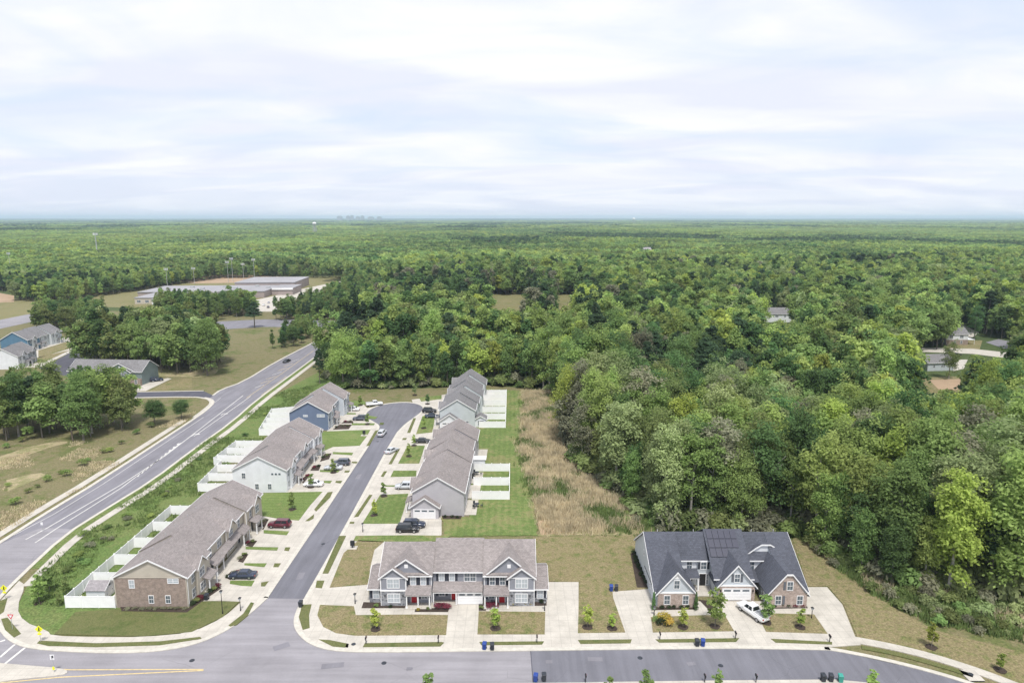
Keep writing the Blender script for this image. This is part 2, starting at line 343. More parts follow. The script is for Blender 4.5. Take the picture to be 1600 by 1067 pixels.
sheet('ground', [(-25500, -400), (25500, -400), (25500, 25500), (-25500, 25500)], 0, K['floor'])
EDGE = [(-78, 272), (-64, 252), (-34, 254), (-10, 259), (0, 256), (15, 249), (17.4, 224), (15, 190), (18, 167), (25, 151), (28, 138), (34, 133), (56, 130.5), (60, 121), (63, 115), (69, 109), (87, 106), (150, 90)]
sheet('meadow', [(-420, -60), (150, -60)] + EDGE[::-1] + [(-82, 300), (-84, 420), (-100, 470), (-170, 480), (-430, 470)], .03, K['meadow'])
sheet('slope_grass', GP((172,800),(50,900),(26,950),(37,972),(75,986),(80,994),(190,952),(300,815),(345,735),(408,690),(455,640),(520,612),(530,590),(500,580),(440,612),(395,640),(300,705),(240,757)), .055, K['slope'])
# arterial road on the left
art_l = smooth(GP((-90,905),(0,848),(75,800),(155,752),(300,657)), 1)
art_l2 = smooth(GP((333,618),(345,609),(380,597),(430,566),(487,537),(513,522),(517,514)), 1)
art_r = smooth(GP((548,509),(525,533),(490,560),(455,586),(400,626),(362,660),(300,704),(237,752),(160,799),(100,837),(22,910),(-10,945)), 1)
sheet('arterial_road', art_l + GP((320,645),(330,632),(326,624)) + art_l2 + GP((492,511),(412,511),(330,516),(330,503),(412,499),(480,500),(550,503)) + art_r + GP((-60,1000),(-200,1100),(-260,1000)), ZR, K['asphart'])
sheet('old_pavement', GP((66,824),(112,827),(100,837),(22,910),(-10,945),(-60,1000),(-260,1000),(-90,905),(0,850)), ZR + .004, K['asph'])
strip('kerb', art_l, .9, 0, .17, K['kerb']); strip('kerb', smooth(GP((300,657),(322,642),(334,630),(325,623),(300,620),(200,622),(120,626),(0,640)), 1), .8, 0, .17, K['kerb'])
strip('kerb', art_l2, .8, 0, .17, K['kerb'])
strip('kerb', art_r, .7, 0, .17, K['kerb'])
strip('sidewalk', art_l[:-1] + [G(300,657)], 1.9, 0, .14, K['conc'], off=2.6)
strip('sidewalk', smooth(GP((314,652),(330,640),(342,629),(336,622),(325,620)), 1), 1.7, 0, .145, K['conc'], off=1.9)
strip('sidewalk', art_r[:-2], 1.8, 0, .14, K['conc'], off=2.9); strip('verge', art_r[:-3], 1.6, 0, .12, K['slope'], off=1.15)
sheet('side_road', GP((333,618),(318,611),(200,613),(120,617),(-30,640),(-60,665),(-30,655),(0,640),(120,626),(200,622),(300,620),(326,624)), ZR + .004, K['asphdark'])
strip('kerb', GP((318,611),(200,613),(120,617),(-30,640)), .6, 0, .17, K['kerb'])
sheet('cul_de_sac_pavement', smooth(GP((60,575),(95,560),(122,543),(124,537),(108,533),(112,529),(150,527),(165,540),(150,560),(110,590)), 1), ZR + .008, K['asphdark'])
# lane paint on the arterial
def line(pts, wd=.16, mat='paintw', z=ZR + .01, name='lane_line'): return strip(name, pts, wd, None, z, K[mat])
line(GP((40,843),(72,826),(190,757),(257,713),(300,680),(380,618)), .22); line(GP((55,848),(88,826),(190,762),(262,708),(283,692)), .22); line(GP((303,682),(392,619)), .2)
line(GP((22,836),(85,803),(160,757),(318,652)), .14)
for i in range(11):
    a = (214 + 6.3*i, 745 - 5.0*i); line(GP(a, (a[0] + 2.6, a[1] - 2.1)), .5, name='lane_dash')
for i in range(7):
    a = (398 + 9*i, 606 - 6.6*i); line(GP(a, (a[0] + 15, a[1] - 5)), .22, 'painty' if i % 3 else 'paintw', name='hatch_line')
line(GP((385,622),(440,584),(490,548)), .16, 'painty'); line(GP((408,618),(448,588)), .16, 'painty'); line(GP((300,655),(345,622)), .12)
for (ax, ay) in ((303, 679), (348, 647)):
    p = Vector(G(ax, ay)); mb = MB()
    mb.add([(p.x + q[0], p.y + q[1], ZR + .012) for q in [(-.12,-1.6),(.12,-1.6),(.12,.2),(.9,.2),(.9,-.25),(1.7,.45),(.9,1.1),(.9,.6),(-.12,.6)]], [tuple(range(9))]); struct('turn_arrow', mb, K['paintw'])
# front street and the cul-de-sac street
kerb_corner_l = smooth(GP((-14,962),(4,985),(18,1001),(50,1013),(150,1019),(235,1018),(300,1008),(352,986),(390,958),(417,933)), 2)
street_l = [(-42.2, 107.2), (-42.0, 120), (-41.7, 140), (-41.4, 170), (-41.2, 190), (-41.2, 201)]
bulb = smooth([(-41.2, 201), (-41.8, 206), (-44.6, 210), (-47.8, 214.5), (-49.2, 220), (-48, 227), (-44, 232), (-38, 234), (-33, 232), (-30, 227), (-30, 221.5), (-31.8, 214), (-33.6, 207), (-34.6, 199)], 2)
street_r = [(-34.6, 199), (-34.9, 185), (-34.9, 140), (-35.0, 120), (-35.2, 107)]
kerb_corner_r = smooth([(-35.2, 107)] + GP((468,950),(461,972),(468,990),(490,1008),(530,1017)) + [(-18, 92.7)], 2)
front = [(-18, 92.7), (0, 93.0), (20, 93.4), (34, 93.6), (48, 93.2)]
front_e = smooth(GP((1288,1013),(1330,1020),(1400,1035),(1480,1056),(1540,1076),(1640,1120)), 2)
sheet('front_street', [(-112, 92), (-112, 70), (95, 70)] + front_e[::-1] + front[::-1] + kerb_corner_r[::-1] + kerb_corner_l[::-1], ZR + .008, K['asph'])
sheet('front_street_east', GP((829,1015),(833,1067),(840,1110)) + [(72, 70), (88, 74)] + front_e[::-1] + [(48, 93.2), (34, 93.6), (20, 93.4)], ZR + .014, K['asphnew'])
sheet('cul_de_sac_street', street_l + bulb[1:] + street_r[1:], ZR + .014, K['asphnew'])
for pts in (kerb_corner_l, street_l + bulb[1:-1] + street_r, kerb_corner_r, front, front_e): strip('kerb', pts, .75, 0, .175, K['kerb'])
line(GP((829,1016),(833,1067)), .12, 'asphdark', ZR + .02, 'seam')
line(GP((-40,1071),(95,1058),(318,1047.5)), .2, 'painty', ZR + .022); line(GP((60,1044),(110,1046.5),(318,1046)), .2, 'painty', ZR + .022)
line(GP((0,1027),(23,1007)), .35, z=ZR + .022, name='crosswalk_line'); line(GP((8,1037),(39,1012)), .35, z=ZR + .022, name='crosswalk_line'); line(GP((-10,1006),(8,1000)), .35, z=ZR + .022, name='crosswalk_line')
slab('median_island', smooth(GP((-60,1032),(0,1037),(60,1042),(95,1045),(108,1050),(98,1056),(50,1060),(0,1066),(-60,1075)), 1), 0, .2, K['conc'])
# concrete aprons, walks and drives
slab('sidewalk_corner', smooth(GP((30,908),(40,915),(26,950),(37,972),(75,986),(80,994),(150,996),(225,996),(300,989),(350,965),(377,941),(395,925)), 1) + kerb_corner_l[::-1] + GP((-14,955)), 0, ZC - .01, K['conc'])
slab('driveway_apron_west', [(-54.3, 106), (-54.3, 137), (-53.8, 150), (-53.8, 184), (-56.5, 196), (-57, 226), (-52, 231), (-49.6, 226)] + [p for p in bulb[::-1] if p[0] < -41.0 and p[1] < 228] + street_l[::-1] + GP((395,925),(377,941),(345,939)), 0, ZC, K['conc'])
slab('driveway_apron_east', street_r + GP((476,940),(500,945),(558,944),(577,938),(575,915),(690,836),(690,806)) + [(-21.5, 141), (-22, 205), (-22, 232), (-21.5, 247), (-30, 240), (-36, 237)] + [p for p in bulb if p[0] > -36][0:], 0, ZC, K['conc'])
slab('sidewalk_front', kerb_corner_r + front[1:] + GP((1290,1012)) + GP((1345,1008),(1338,1000),(1316,945),(1292,918),(1257,918),(1255,940),(1020,940),(1014,920),(956,925),(957,927),(940,985),(904,985),(904,910),(854,910),(852,936),(577,936),(558,944),(500,945)), 0, ZC - .004, K['conc'])
strip('sidewalk', smooth(GP((1330,999),(1400,1012),(1470,1030),(1560,1060),(1680,1110)), 2), 1.7, 0, ZC, K['conc'])
slab('sidewalk_south', [(-14, 85.3), (5, 85.5), (30, 86.0), (45.5, 86.2), (60, 84), (60, 80), (-14, 80)], 0, ZC, K['conc'])
slab('south_lawn', [(-13, 83.6), (5, 83.8), (45, 84.3), (59, 82), (59, 76), (-13, 76)], 0, ZL, K['straw'])
def lawn(kind, *px): return slab('lawn', GP(*px), .03, ZL, K[kind])
def verge(*px): return slab('verge', GP(*px), .03, ZL, K['verge'])
# lawns: row of brick and tan townhouses and the corner
lawn('verge', (118,957),(85,992),(225,995),(300,988),(348,965),(374,941),(325,940),(190,952))
verge((0,940),(12,935),(6,957),(-8,966)); verge((2,968),(12,966),(33,991),(22,997),(8,985)); verge((58,1006),(62,1002),(150,1006),(250,1003),(313,996),(315,999),(250,1009),(150,1012),(75,1010)); verge((357,978),(380,960),(392,942),(397,943),(388,962),(370,977),(360,980))
for q in [((360,908),(398,908),(393,917),(377,916),(359,913)), ((382,881),(417,881),(413,887),(382,884)), ((384,855),(435,856),(433,861),(384,859)), ((412,829),(452,831),(448,837),(412,834)), ((500,735),(531,736),(528,739),(500,738)), ((506,752),(519,752),(516,756),(505,755)), ((520,707),(552,708),(550,712),(520,710)), ((550,662),(586,662),(584,665),(549,665)), ((535,646),(556,646),(556,648),(535,648)), ((575,650),(590,652),(586,655),(572,654))]: lawn('lawn2', *q)
for q in [((408,911),(420,909),(414,917),(408,917)), ((429,881),(439,881),(435,887),(427,887)), ((446,856),(454,856),(451,862),(444,861)), ((477,815),(491,804),(490,811),(482,815)), ((525,752),(535,752),(532,756),(524,755)), ((539,736),(547,736),(545,739),(538,739)), ((550,722),(559,722),(557,725),(549,724)), ((594,661),(600,661),(599,664),(593,664)), ((512,770),(520,769),(516,778),(494,800),(491,797)), ((586,674),(592,672),(577,697),(572,698))]: verge(*q)
lawn('lawn2', (402,771),(504,769),(485,790),(467,814),(440,812),(400,805)); lawn('lawn2', (502,675),(579,672),(572,684),(562,697),(520,699),(502,707))
lawn('lawn2', (541,628),(566,626),(574,630),(560,636),(540,636))
# east side of the cul-de-sac street
for q in [((646,654),(650,654),(641,677),(636,677)), ((621,702),(625,702),(612,726),(607,726)), ((600,737),(605,737),(599,746),(595,745)), ((577,774),(582,774),(560,808),(553,809)), ((530,838),(541,838),(513,897),(504,897)), ((495,908),(507,908),(503,920),(493,919)), ((547,816),(554,816),(553,819),(546,819)), ((630,685),(636,685),(634,688),(628,688))]: verge(*q)
for q in [((660,651),(680,649),(676,676),(650,679)), ((637,697),(664,697),(655,725),(622,725)), ((615,736),(651,736),(650,745),(610,746)), ((602,759),(622,759),(622,761),(602,761)), ((594,774),(638,772),(632,795),(624,819),(566,819)), ((655,622),(690,618),(690,624),(658,628)), ((705,838),(690,846),(600,848),(552,846),(556,838),(640,837))]: lawn('lawn', *q)
lawn('straw', (600,847),(560,845),(537,865),(515,919),(577,914),(578,890),(585,860))
slab('rear_lawn', ragged(GP((757,608),(818,611),(816,650),(812,700),(828,760),(842,838),(692,839),(692,806),(735,808),(738,670)), .45), .03, ZL - .01, K['lawn'])
# around the grey townhouse and the dark-roofed townhouse
lawn('straw', (500,946),(496,962),(505,980),(525,990),(555,994),(697,993),(700,962),(648,961),(556,962),(553,948))
lawn('straw', (748,956),(852,957),(851,992),(746,992)); lawn('straw', (833,840),(990,837),(1012,921),(957,925),(958,935),(977,989),(903,990),(905,910),(856,909),(840,880))
lawn('straw', (1017,965),(1020,989),(1147,987),(1133,963),(1104,962)); lawn('straw', (1183,962),(1197,988),(1293,991),(1272,961),(1200,959))
slab('mown_grass', GP((1238,842),(1252,838),(1300,880),(1380,940),(1460,985),(1600,1020),(1700,1050),(1700,1120),(1570,1062),(1450,1022),(1375,1004),(1341,999),(1318,945),(1293,916),(1262,916)), .03, .125, K['straw'])
for q in [((472,946),(487,945),(483,962),(484,982),(473,985),(467,965)), ((498,1000),(515,1001),(545,1007),(544,1013),(520,1011)), ((570,1006),(690,1004),(694,1005),(688,1011),(567,1012)), ((749,1004),(850,1003),(847,1008),(752,1009)), ((903,1001),(987,1000),(985,1006),(907,1007)), ((1024,1000),(1155,998),(1150,1004),(1030,1005)), ((1204,999),(1300,1004),(1300,1008),(1212,1005))]: verge(*q)
strip('verge', smooth(GP((1346,1012),(1400,1022),(1470,1041),(1520,1057)), 1), .9, .03, ZL, K['verge'])
def bed(*px): return slab('mulch_bed', GP(*px), .03, ZL + .03, K['mulch'])
bed((568,942),(634,944),(633,951),(565,951)); bed((649,952),(702,951),(700,957),(648,957)); bed((794,941),(854,936),(854,947),(795,948)); bed((748,944),(760,944),(759,955),(748,955)); bed((1026,948),(1084,948),(1090,953),(1022,954)); bed((1200,945),(1258,944),(1262,951),(1196,952)); bed((985,866),(1000,862),(1013,919),(995,919)); bed((1092,938),(1107,940),(1126,962),(1118,965))
bed((188,949),(294,952),(340,915),(346,920),(310,945),(292,958),(190,956))
for q in [((352,903),(362,893),(378,893),(360,907)), ((395,815),(420,812),(412,828),(398,829)), ((468,752),(482,741),(486,742),(474,756)), ((485,736),(490,728),(502,727),(498,736)), ((500,722),(506,710),(518,709),(514,718)), ((520,672),(531,664),(550,664),(545,671)), ((533,662),(540,658),(552,659),(552,662)), ((372,878),(380,866),(388,867),(380,880)), ((384,853),(392,845),(402,846),(394,856)), ((690,806),(722,806),(720,812),(692,812)), ((640,800),(650,775),(655,776),(652,805))]: bed(*q)
# tall dry grass strip and dirt
sheet('dry_ground', ragged(GP((818,611),(863,611),(880,640),(880,700),(912,740),(967,775),(990,805),(1010,836),(842,838),(828,760),(812,700),(816,650)), .6), .05, K['dirt'])
sheet('bare_patch', GP((840,815),(880,800),(905,830),(845,836)), .06, K['clay']); 
sheet('bare_patch', smooth(GP((10,750),(60,738),(75,742),(40,756),(12,768)), 1), .045, K['dirt']); sheet('bare_patch', smooth(GP((-20,720),(60,693),(120,688),(60,704),(0,730)), 1), .045, K['dirt']); sheet('bare_patch', smooth(GP((230,572),(300,565),(345,575),(330,590),(250,588)), 1), .045, K['dirt'])
# school grounds, ball fields, clearings, roads beyond the woods
sheet('school_field', [(-420, 520), (-230, 485), (-110, 470), (-105, 520), (-160, 640), (-190, 770), (-330, 760), (-350, 640)], .035, K['field'])
sheet('parking_lot', GP((395,487),(450,487),(520,452),(540,438),(470,452),(430,462),(395,470)), .07, K['conc']); sheet('clay_infield', GP((255,436),(330,428),(440,432),(420,441),(300,443)), .05, K['clay'])
sheet('ball_field', GP((-60,520),(0,512),(62,492),(62,474),(0,476),(-60,478)), .045, K['field']); sheet('clay_infield', GP((-30,474),(22,472),(22,462),(0,458),(-30,458)), .075, K['clay'])
sheet('school_road', GP((-40,522),(0,514),(50,503),(62,492),(58,489),(40,492),(0,500),(-40,508)), .08, K['asph']); sheet('parking_lot', GP((130,505),(240,498),(330,503),(330,516),(240,512),(130,518)), .085, K['conc'])
sheet('clearing', [(-16, 380), (55, 380), (58, 600), (-22, 600)], .035, K['field'])
sheet('cross_street', GP((1360,562),(1440,550),(1520,553),(1620,566),(1620,556),(1520,545),(1440,543),(1360,553)), .07, K['conc']); sheet('cross_street', GP((1620,560),(1570,545),(1540,535),(1560,530),(1630,545)), .075, K['asphart'])
sheet('concrete_drive', GP((1488,572),(1500,562),(1512,562),(1506,576),(1490,580)), .08, K['conc']); sheet('back_yard', GP((1440,590),(1500,588),(1505,612),(1450,618)), .06, K['straw']); sheet('garden_plot', GP((1452,594),(1500,592),(1502,608),(1470,612)), .07, K['clay'])
sheet('house_lawn', GP((1478,548),(1530,548),(1535,532),(1480,532)), .06, K['straw']); sheet('drive', GP((1500,505),(1530,520),(1515,530),(1495,512)), .07, K['conc'])
sheet('house_lawn', GP((120,612),(235,610),(262,596),(300,590),(300,606),(230,612),(125,615)), .05, K['straw']); slab('concrete_drive', GP((205,612),(232,597),(262,591),(268,592),(228,611)), .03, .12, K['conc'])
for q in [((60,548),(112,532),(106,534),(118,540),(112,544),(60,560)), ((55,560),(110,547),(70,566),(50,568))]: slab('lawn', GP(*q), .03, .18, K['straw'])
slab('driveway_apron', GP((30,575),(62,574),(120,546),(126,539),(118,533),(130,528),(85,528),(60,545)), .02, .12, K['conc'])

for (x_, y_, w_, l_, a_) in ((520, 1040, 3.2, 1.2, 8), (930, 1030, 2.2, 1.0, -4), (1080, 1037, 1.2, .8, 10), (440, 1010, 2.4, 1.3, 30), (470, 900, 1.2, 2.6, 4), (560, 745, 1.1, 3.4, 0), (640, 1045, .9, .7, 0), (858, 1034, 1.0, .8, 0)):
    p = Vector(G(x_, y_)); ca, sa = math.cos(R(a_)), math.sin(R(a_)); sheet('asphalt_patch', [(p.x + ca*u*w_ - sa*v*l_, p.y + sa*u*w_ + ca*v*l_) for u, v in ((-.5, -.5), (.5, -.45), (.48, .5), (-.5, .46))], ZR + .03, K['asphart'])
for (x_, y_) in ((600, 1036), (1000, 1028), (300, 1032), (505, 850), (590, 690), (1126, 1040)):
    p = Vector(G(x_, y_)); struct('manhole_cover', MB().pz([(p.x + .38*math.cos(R(24*k)), p.y + .38*math.sin(R(24*k))) for k in range(15)], ZR, ZR + .035), K['darkplastic'])

# ------------------------------------------------------------------ houses
_cache = {}
FACE = {'S': 0, 'E': R(90), 'N': R(180), 'W': R(-90)}
def window(root, x, y, z, w_=.9, h=1.4, face='S', n=1, shut=None, grid=True, pane='pane'):
    """sash window, its sill at height z: frame with a glass pane behind it; shutters are parts of the house"""
    key = ('win', w_, h, n, grid)
    if key not in _cache:
        a = MB(); W = w_ * n; t = .09
        a.box(-W/2 - t, W/2 + t, -.07, 0, -t, 0).box(-W/2 - t, W/2 + t, -.07, 0, h, h + t)
        for k in range(n + 1): a.box(-W/2 + k*w_ - t*(.5 if 0 < k < n else (1 if k == 0 else 0)), -W/2 + k*w_ + t*(.5 if 0 < k < n else (0 if k == 0 else 1)), -.07, 0, 0, h)
        for k in range(n): a.box(-W/2 + k*w_ + .045, -W/2 + (k+1)*w_ - .045, -.055, 0, h/2 - .03, h/2 + .03)
        if grid:
            for k in range(n): a.box(-W/2 + (k+.5)*w_ - .015, -W/2 + (k+.5)*w_ + .015, -.045, 0, .001, h/2 - .031).box(-W/2 + (k+.5)*w_ - .015, -W/2 + (k+.5)*w_ + .015, -.045, 0, h/2 + .031, h - .001)
        b = MB().box(-W/2 - .02, W/2 + .02, -.03, -.005, -.02, h + .02)
        _cache[key] = (a.mesh('window', K['white']), b.mesh('pane', K['pane']), b.mesh('pane', K['blind']))
    a, b, c = _cache[key]
    o = link('window', a, root, (x, y, z), FACE[face]); link('pane', c if pane == 'blind' else b, o)
    if shut:
        ks = ('sh', h, shut)
        if ks not in _cache:
            m = MB().box(-.2, .2, -.05, 0, 0, h)
            for i in range(6): m.box(-.15, .15, -.065, -.05, .08 + i*h/6, .08 + i*h/6 + h/9)
            _cache[ks] = m.mesh('shutter', K[shut])
        for sg in (-1, 1):
            d = sg * (w_*n/2 + .34); ca, sa = math.cos(FACE[face]), math.sin(FACE[face])
            link('shutter', _cache[ks], root, (x + d*ca, y + d*sa, z), FACE[face])
    return o
def door(root, x, y, z=.25, face='S', mat='red', w_=.95, h=2.05):
    m = MB().box(-w_/2, w_/2, -.05, 0, 0, h)
    for i in (0, 1):
        for k in (0, 1): m.box(-w_/2 + .1 + i*w_*.45, -w_/2 + .1 + i*w_*.45 + w_*.33, -.07, -.05, .2 + k*.95, .95 + k*.9)
    o = m.build('door', K[mat], root, (x, y, z), FACE[face])
    MB().box(-w_/2 - .1, -w_/2, -.06, 0, 0, h).box(w_/2, w_/2 + .1, -.06, 0, 0, h).box(-w_/2 - .1, w_/2 + .1, -.06, 0, h, h + .12).build('door_frame', K['white'], o)
    MB().box(w_/2 - .14, w_/2 - .06, -.11, -.05, .95, 1.05).build('handle', K['black'], o); return o
def garage(root, x, y, w_=4.9, h=2.15, face='S', mat='white', z=.2):
    m = MB(); n = 4
    for r in range(n):
        m.box(-w_/2, w_/2, -.03, 0, r*h/n, (r+1)*h/n - .02)
        if r < n - 1:
            k = max(2, int(w_ / .6))
            for i in range(k): m.box(-w_/2 + .06 + i*w_/k, -w_/2 - .06 + (i+1)*w_/k, -.045, -.03, r*h/n + .1, (r+1)*h/n - .12)
    o = m.build('garage_door', K[mat], root, (x, y, z), FACE[face])
    MB().box(-w_/2 - .12, -w_/2, -.07, 0, 0, h).box(w_/2, w_/2 + .12, -.07, 0, 0, h).box(-w_/2 - .12, w_/2 + .12, -.07, 0, h, h + .14).build('door_frame', K['white'], o)
    k = max(2, int(w_ / 1.2))
    for i in range(k): MB().box(-w_/2 + .2 + i*w_/k, -w_/2 - .2 + (i+1)*w_/k, -.05, -.03, h - .42, h - .12).build('pane', K['pane'], o)
    return o
def ax(axis): return (lambda a, b, z: (a, b, z)) if axis == 'x' else (lambda a, b, z: (b, a, z))
def walls(root, axis, a0, a1, b0, b1, ze, zr, mat, bm=None, name='wall', z0=0):
    bm = (b0 + b1)/2 if bm is None else bm; fn = ax(axis)
    return MB().prism([(b0, z0), (b1, z0), (b1, ze), (bm, zr), (b0, ze)], lambda p, a: fn(a, p[0], p[1]), a0, a1).build(name, K[mat], root)
def groof(root, axis, a0, a1, b0, b1, ze, zr, mat, bm=None, o=.35, oa=.3, ob=.3, t=.14, trim=(1, 1), gut=True, clip=None):
    """gable roof slab over walls(); rake boards at the chosen ends, gutters along the eaves"""
    bm = (b0 + b1)/2 if bm is None else bm; fn = ax(axis); e = .02
    s0 = (zr - ze)/(bm - b0); s1 = (zr - ze)/(b1 - bm)
    lo = [(b0 - o, ze - o*s0 + e), (bm, zr + e), (b1 + o, ze - o*s1 + e)]; hi = [(p[0], p[1] + t) for p in lo][::-1]
    r = MB().prism(lo + hi, lambda p, a: fn(a, p[0], p[1]), a0 - oa, a1 + ob).build('roof', K[mat], root)
    up = [(p[0], p[1] + t + .03) for p in lo][::-1]; dn = [(p[0], p[1] - .1) for p in lo]
    if trim[0]: MB().prism(dn + up, lambda p, a: fn(a, p[0], p[1]), a0 - oa - .05, a0 - oa - .002).build('rake_board', K['white'], r)
    if trim[1]: MB().prism(dn + up, lambda p, a: fn(a, p[0], p[1]), a1 + ob + .002, a1 + ob + .05).build('rake_board', K['white'], r)
    if gut:
        for (bb, zz, sg) in ((b0 - o, ze - o*s0, -1), (b1 + o, ze - o*s1, 1)):
            q = [(bb + sg*.003, zz - .04), (bb + sg*.1, zz - .04), (bb + sg*.1, zz + .13), (bb + sg*.003, zz + .13)]
            MB().prism(q, lambda p, a: fn(a, p[0], p[1]), a0 - oa, a1 + ob).build('gutter', K['white'], r)
    return r
def shed_roof(root, x0, x1, y_out, y_in, z_out, z_in, mat, t=.12):
    return MB().px([(y_out, z_out), (y_in, z_in), (y_in, z_in + t), (y_out, z_out + t)], x0, x1).build('porch_roof', K[mat], root)
def downspout(root, x, y, z, face='S'):
    MB().box(-.05, .05, -.09, 0, .1, z).build('downspout', K['white'], root, (x, y, 0), FACE[face])
def porch(root, x0, x1, y_in, depth, ze, zi, mat, posts=3):
    shed_roof(root, x0 - .15, x1 + .15, y_in - depth - .25, y_in - .003, ze, zi, mat)
    MB().box(x0 - .1, x1 + .1, y_in - depth - .1, y_in - depth + .06, ze - .22, ze - .02).build('porch_beam', K['white'], root)
    for i in range(posts):
        x = x0 + .1 + (x1 - x0 - .2) * i / max(1, posts - 1)
        MB().box(x - .1, x + .1, y_in - depth - .07, y_in - depth + .1, .3, ze - .22).box(x - .15, x + .15, y_in - depth - .09, y_in - depth + .13, .26, .5).build('porch_post', K['white'], root)
    MB().box(x0 - .2, x1 + .2, y_in - depth - .2, y_in - .003, 0, .26).build('porch_floor', K['conc'], root)

# --- grey three-unit townhouse on the front street (faces the camera)
hg = empty('grey_townhouse', (-24.1, 105.5, 0), 0, 'grey sided townhouse of three units with taupe roof and red front doors', 'townhouse')
def grey_end(m):           # m(x) mirrors for the right-hand unit
    f = 1 if m(1) > m(0) else -1
    def sp(a, b): return (m(a), m(b)) if f > 0 else (m(b), m(a))
    x0, x1 = sp(0, 2.3); walls(hg, 'x', x0, x1, .35, 8.4, 2.75, 4.5, 'sgrey' if f > 0 else 'swhite'); groof(hg, 'x', x0, x1, .35, 8.4, 2.75, 4.5, 'taupe', oa=.25 if f > 0 else 0, ob=0 if f > 0 else .25, trim=(f > 0, f < 0))
    MB().box(x0 + .02, x1 - .02, .29, .345, 0, 1.0).build('stone_skirt', K['slate'], hg)
    window(hg, m(1.15), .35, .95, .95, 1.45, shut='shutter', pane='blind')
    # two-storey body
    zr = 8.4 if f > 0 else 8.9
    x0, x1 = sp(2.1, 10.7); walls(hg, 'x', x0, x1, .1, 11, 5.35, zr, 'sgrey'); groof(hg, 'x', x0, x1, .1, 11, 5.35, zr, 'taupe', oa=.25 if f > 0 else .1, ob=.1 if f > 0 else .25, trim=(f > 0, f < 0))
    # big cross gable
    x0, x1 = sp(2.6, 10.2); zc_ = zr - .3; walls(hg, 'y', .07, 5.2, x0, x1, 5.4, zc_, 'sgrey', z0=5.3); groof(hg, 'y', .07, 5.4, x0, x1, 5.4, zc_, 'taupe', oa=.3, ob=0, trim=(1, 0), gut=False)
    MB().px([(-.32, 5.38), (.06, 5.62), (.06, 5.74), (-.32, 5.5)], x0 + 2.6 if f > 0 else x0 - .2, x1 + .2 if f > 0 else x1 - 2.6).build('eave_return', K['taupe'], hg)
    v = MB().box(-.3, .3, -.06, 0, 0, .62); v.build('gable_vent', K['white'], hg, (m(6.4), .07, 6.55))
    # projecting gabled bay with stone below
    x0, x1 = sp(2.15, 6.45); walls(hg, 'y', -.75, 4, x0, x1, 5.25, 6.9, 'sgrey'); groof(hg, 'y', -.75, 4.4, x0, x1, 5.25, 6.9, 'taupe', oa=.28, ob=0, trim=(1, 0), gut=False)
    MB().box(x0 + .01, x1 - .01, -.84, -.752, 0, 2.82).build('stone_facing', K['slate'], hg)
    MB().box(x0 - .06, x1 + .06, -.9, -.755, 2.83, 3.06).box(x0 + .05, x1 - .05, -.81, -.755, 5.12, 5.27).box(x0 - .04, x0 + .14, -.81, -.755, 3.07, 5.1).box(x1 - .14, x1 + .04, -.81, -.755, 3.07, 5.1).build('trim_band', K['white'], hg)
    window(hg, m(4.3), -.755, 3.45, .98, 1.5, n=2, pane='blind'); window(hg, m(4.35), -.845, .85, .98, 1.5, n=2, pane='blind')
    for k, lx in enumerate((2.9, 5.9)): MB().box(-.08, .08, -.16, 0, 0, .3).build('wall_lamp', K['black'], hg, (m(lx), -.845, 1.9))
    for lx in (7.5, 9.2): window(hg, m(lx), .1, 3.5, .82, 1.4, shut='shutter', pane='blind' if f > 0 else 'pane')
    x0, x1 = sp(6.5, 10.5); porch(hg, x0, x1, .1, 1.75, 2.62, 3.35, 'taupe', 3)
    door(hg, m(7.6), .1, .27); window(hg, m(9.35), .1, 1.0, .9, 1.2, shut='shutter')
    downspout(hg, m(10.55), .1, 5.2); downspout(hg, m(2.2), -.755, 5.2)
    MB().box(-.4, .4, -.5, 0, 0, .62).build('meter_box', K['steel'], hg, (m(9.9), -.06, .27)) if f < 0 else None
grey_end(lambda x: x); grey_end(lambda x: 30.0 - x)
walls(hg, 'x', 10.75, 19.25, 1.0, 11.6, 5.55, 8.75, 'sgrey'); groof(hg, 'x', 10.75, 19.25, 1.0, 11.6, 5.55, 8.75, 'taupe', oa=-.02, ob=-.02, trim=(0, 0))
for lx in (12.2, 13.95): window(hg, lx, 1.0, 3.75, .8, 1.4, shut='shutter', pane='blind')
window(hg, 17.0, 1.0, 3.7, .95, 1.45, n=2); shed_roof(hg, 10.8, 19.2, -.75, .997, 2.6, 3.5, 'taupe'); MB().box(10.85, 19.15, -.68, -.5, 2.36, 2.58).build('porch_beam', K['white'], hg)
MB().box(14.9, 19.15, -.3, .99, 0, 2.5).build('garage_bay', K['swhite'], hg); garage(hg, 17.05, -.3, 4.0, 2.0); door(hg, 14.3, 1.0, .27); window(hg, 12.2, 1.0, 1.0, .9, 1.1, shut='shutter')
MB().box(10.75, 14.85, -.6, .99, 0, .24).build('porch_floor', K['conc'], hg)
for lx in (10.95, 14.75): MB().box(lx - .09, lx + .09, -.66, -.5, .24, 2.36).build('porch_post', K['white'], hg)
for xx in (10.75, 19.25): MB().box(xx - .04, xx + .04, .5, 10.9, 5.4, 5.5).build('flashing', K['white'], hg)

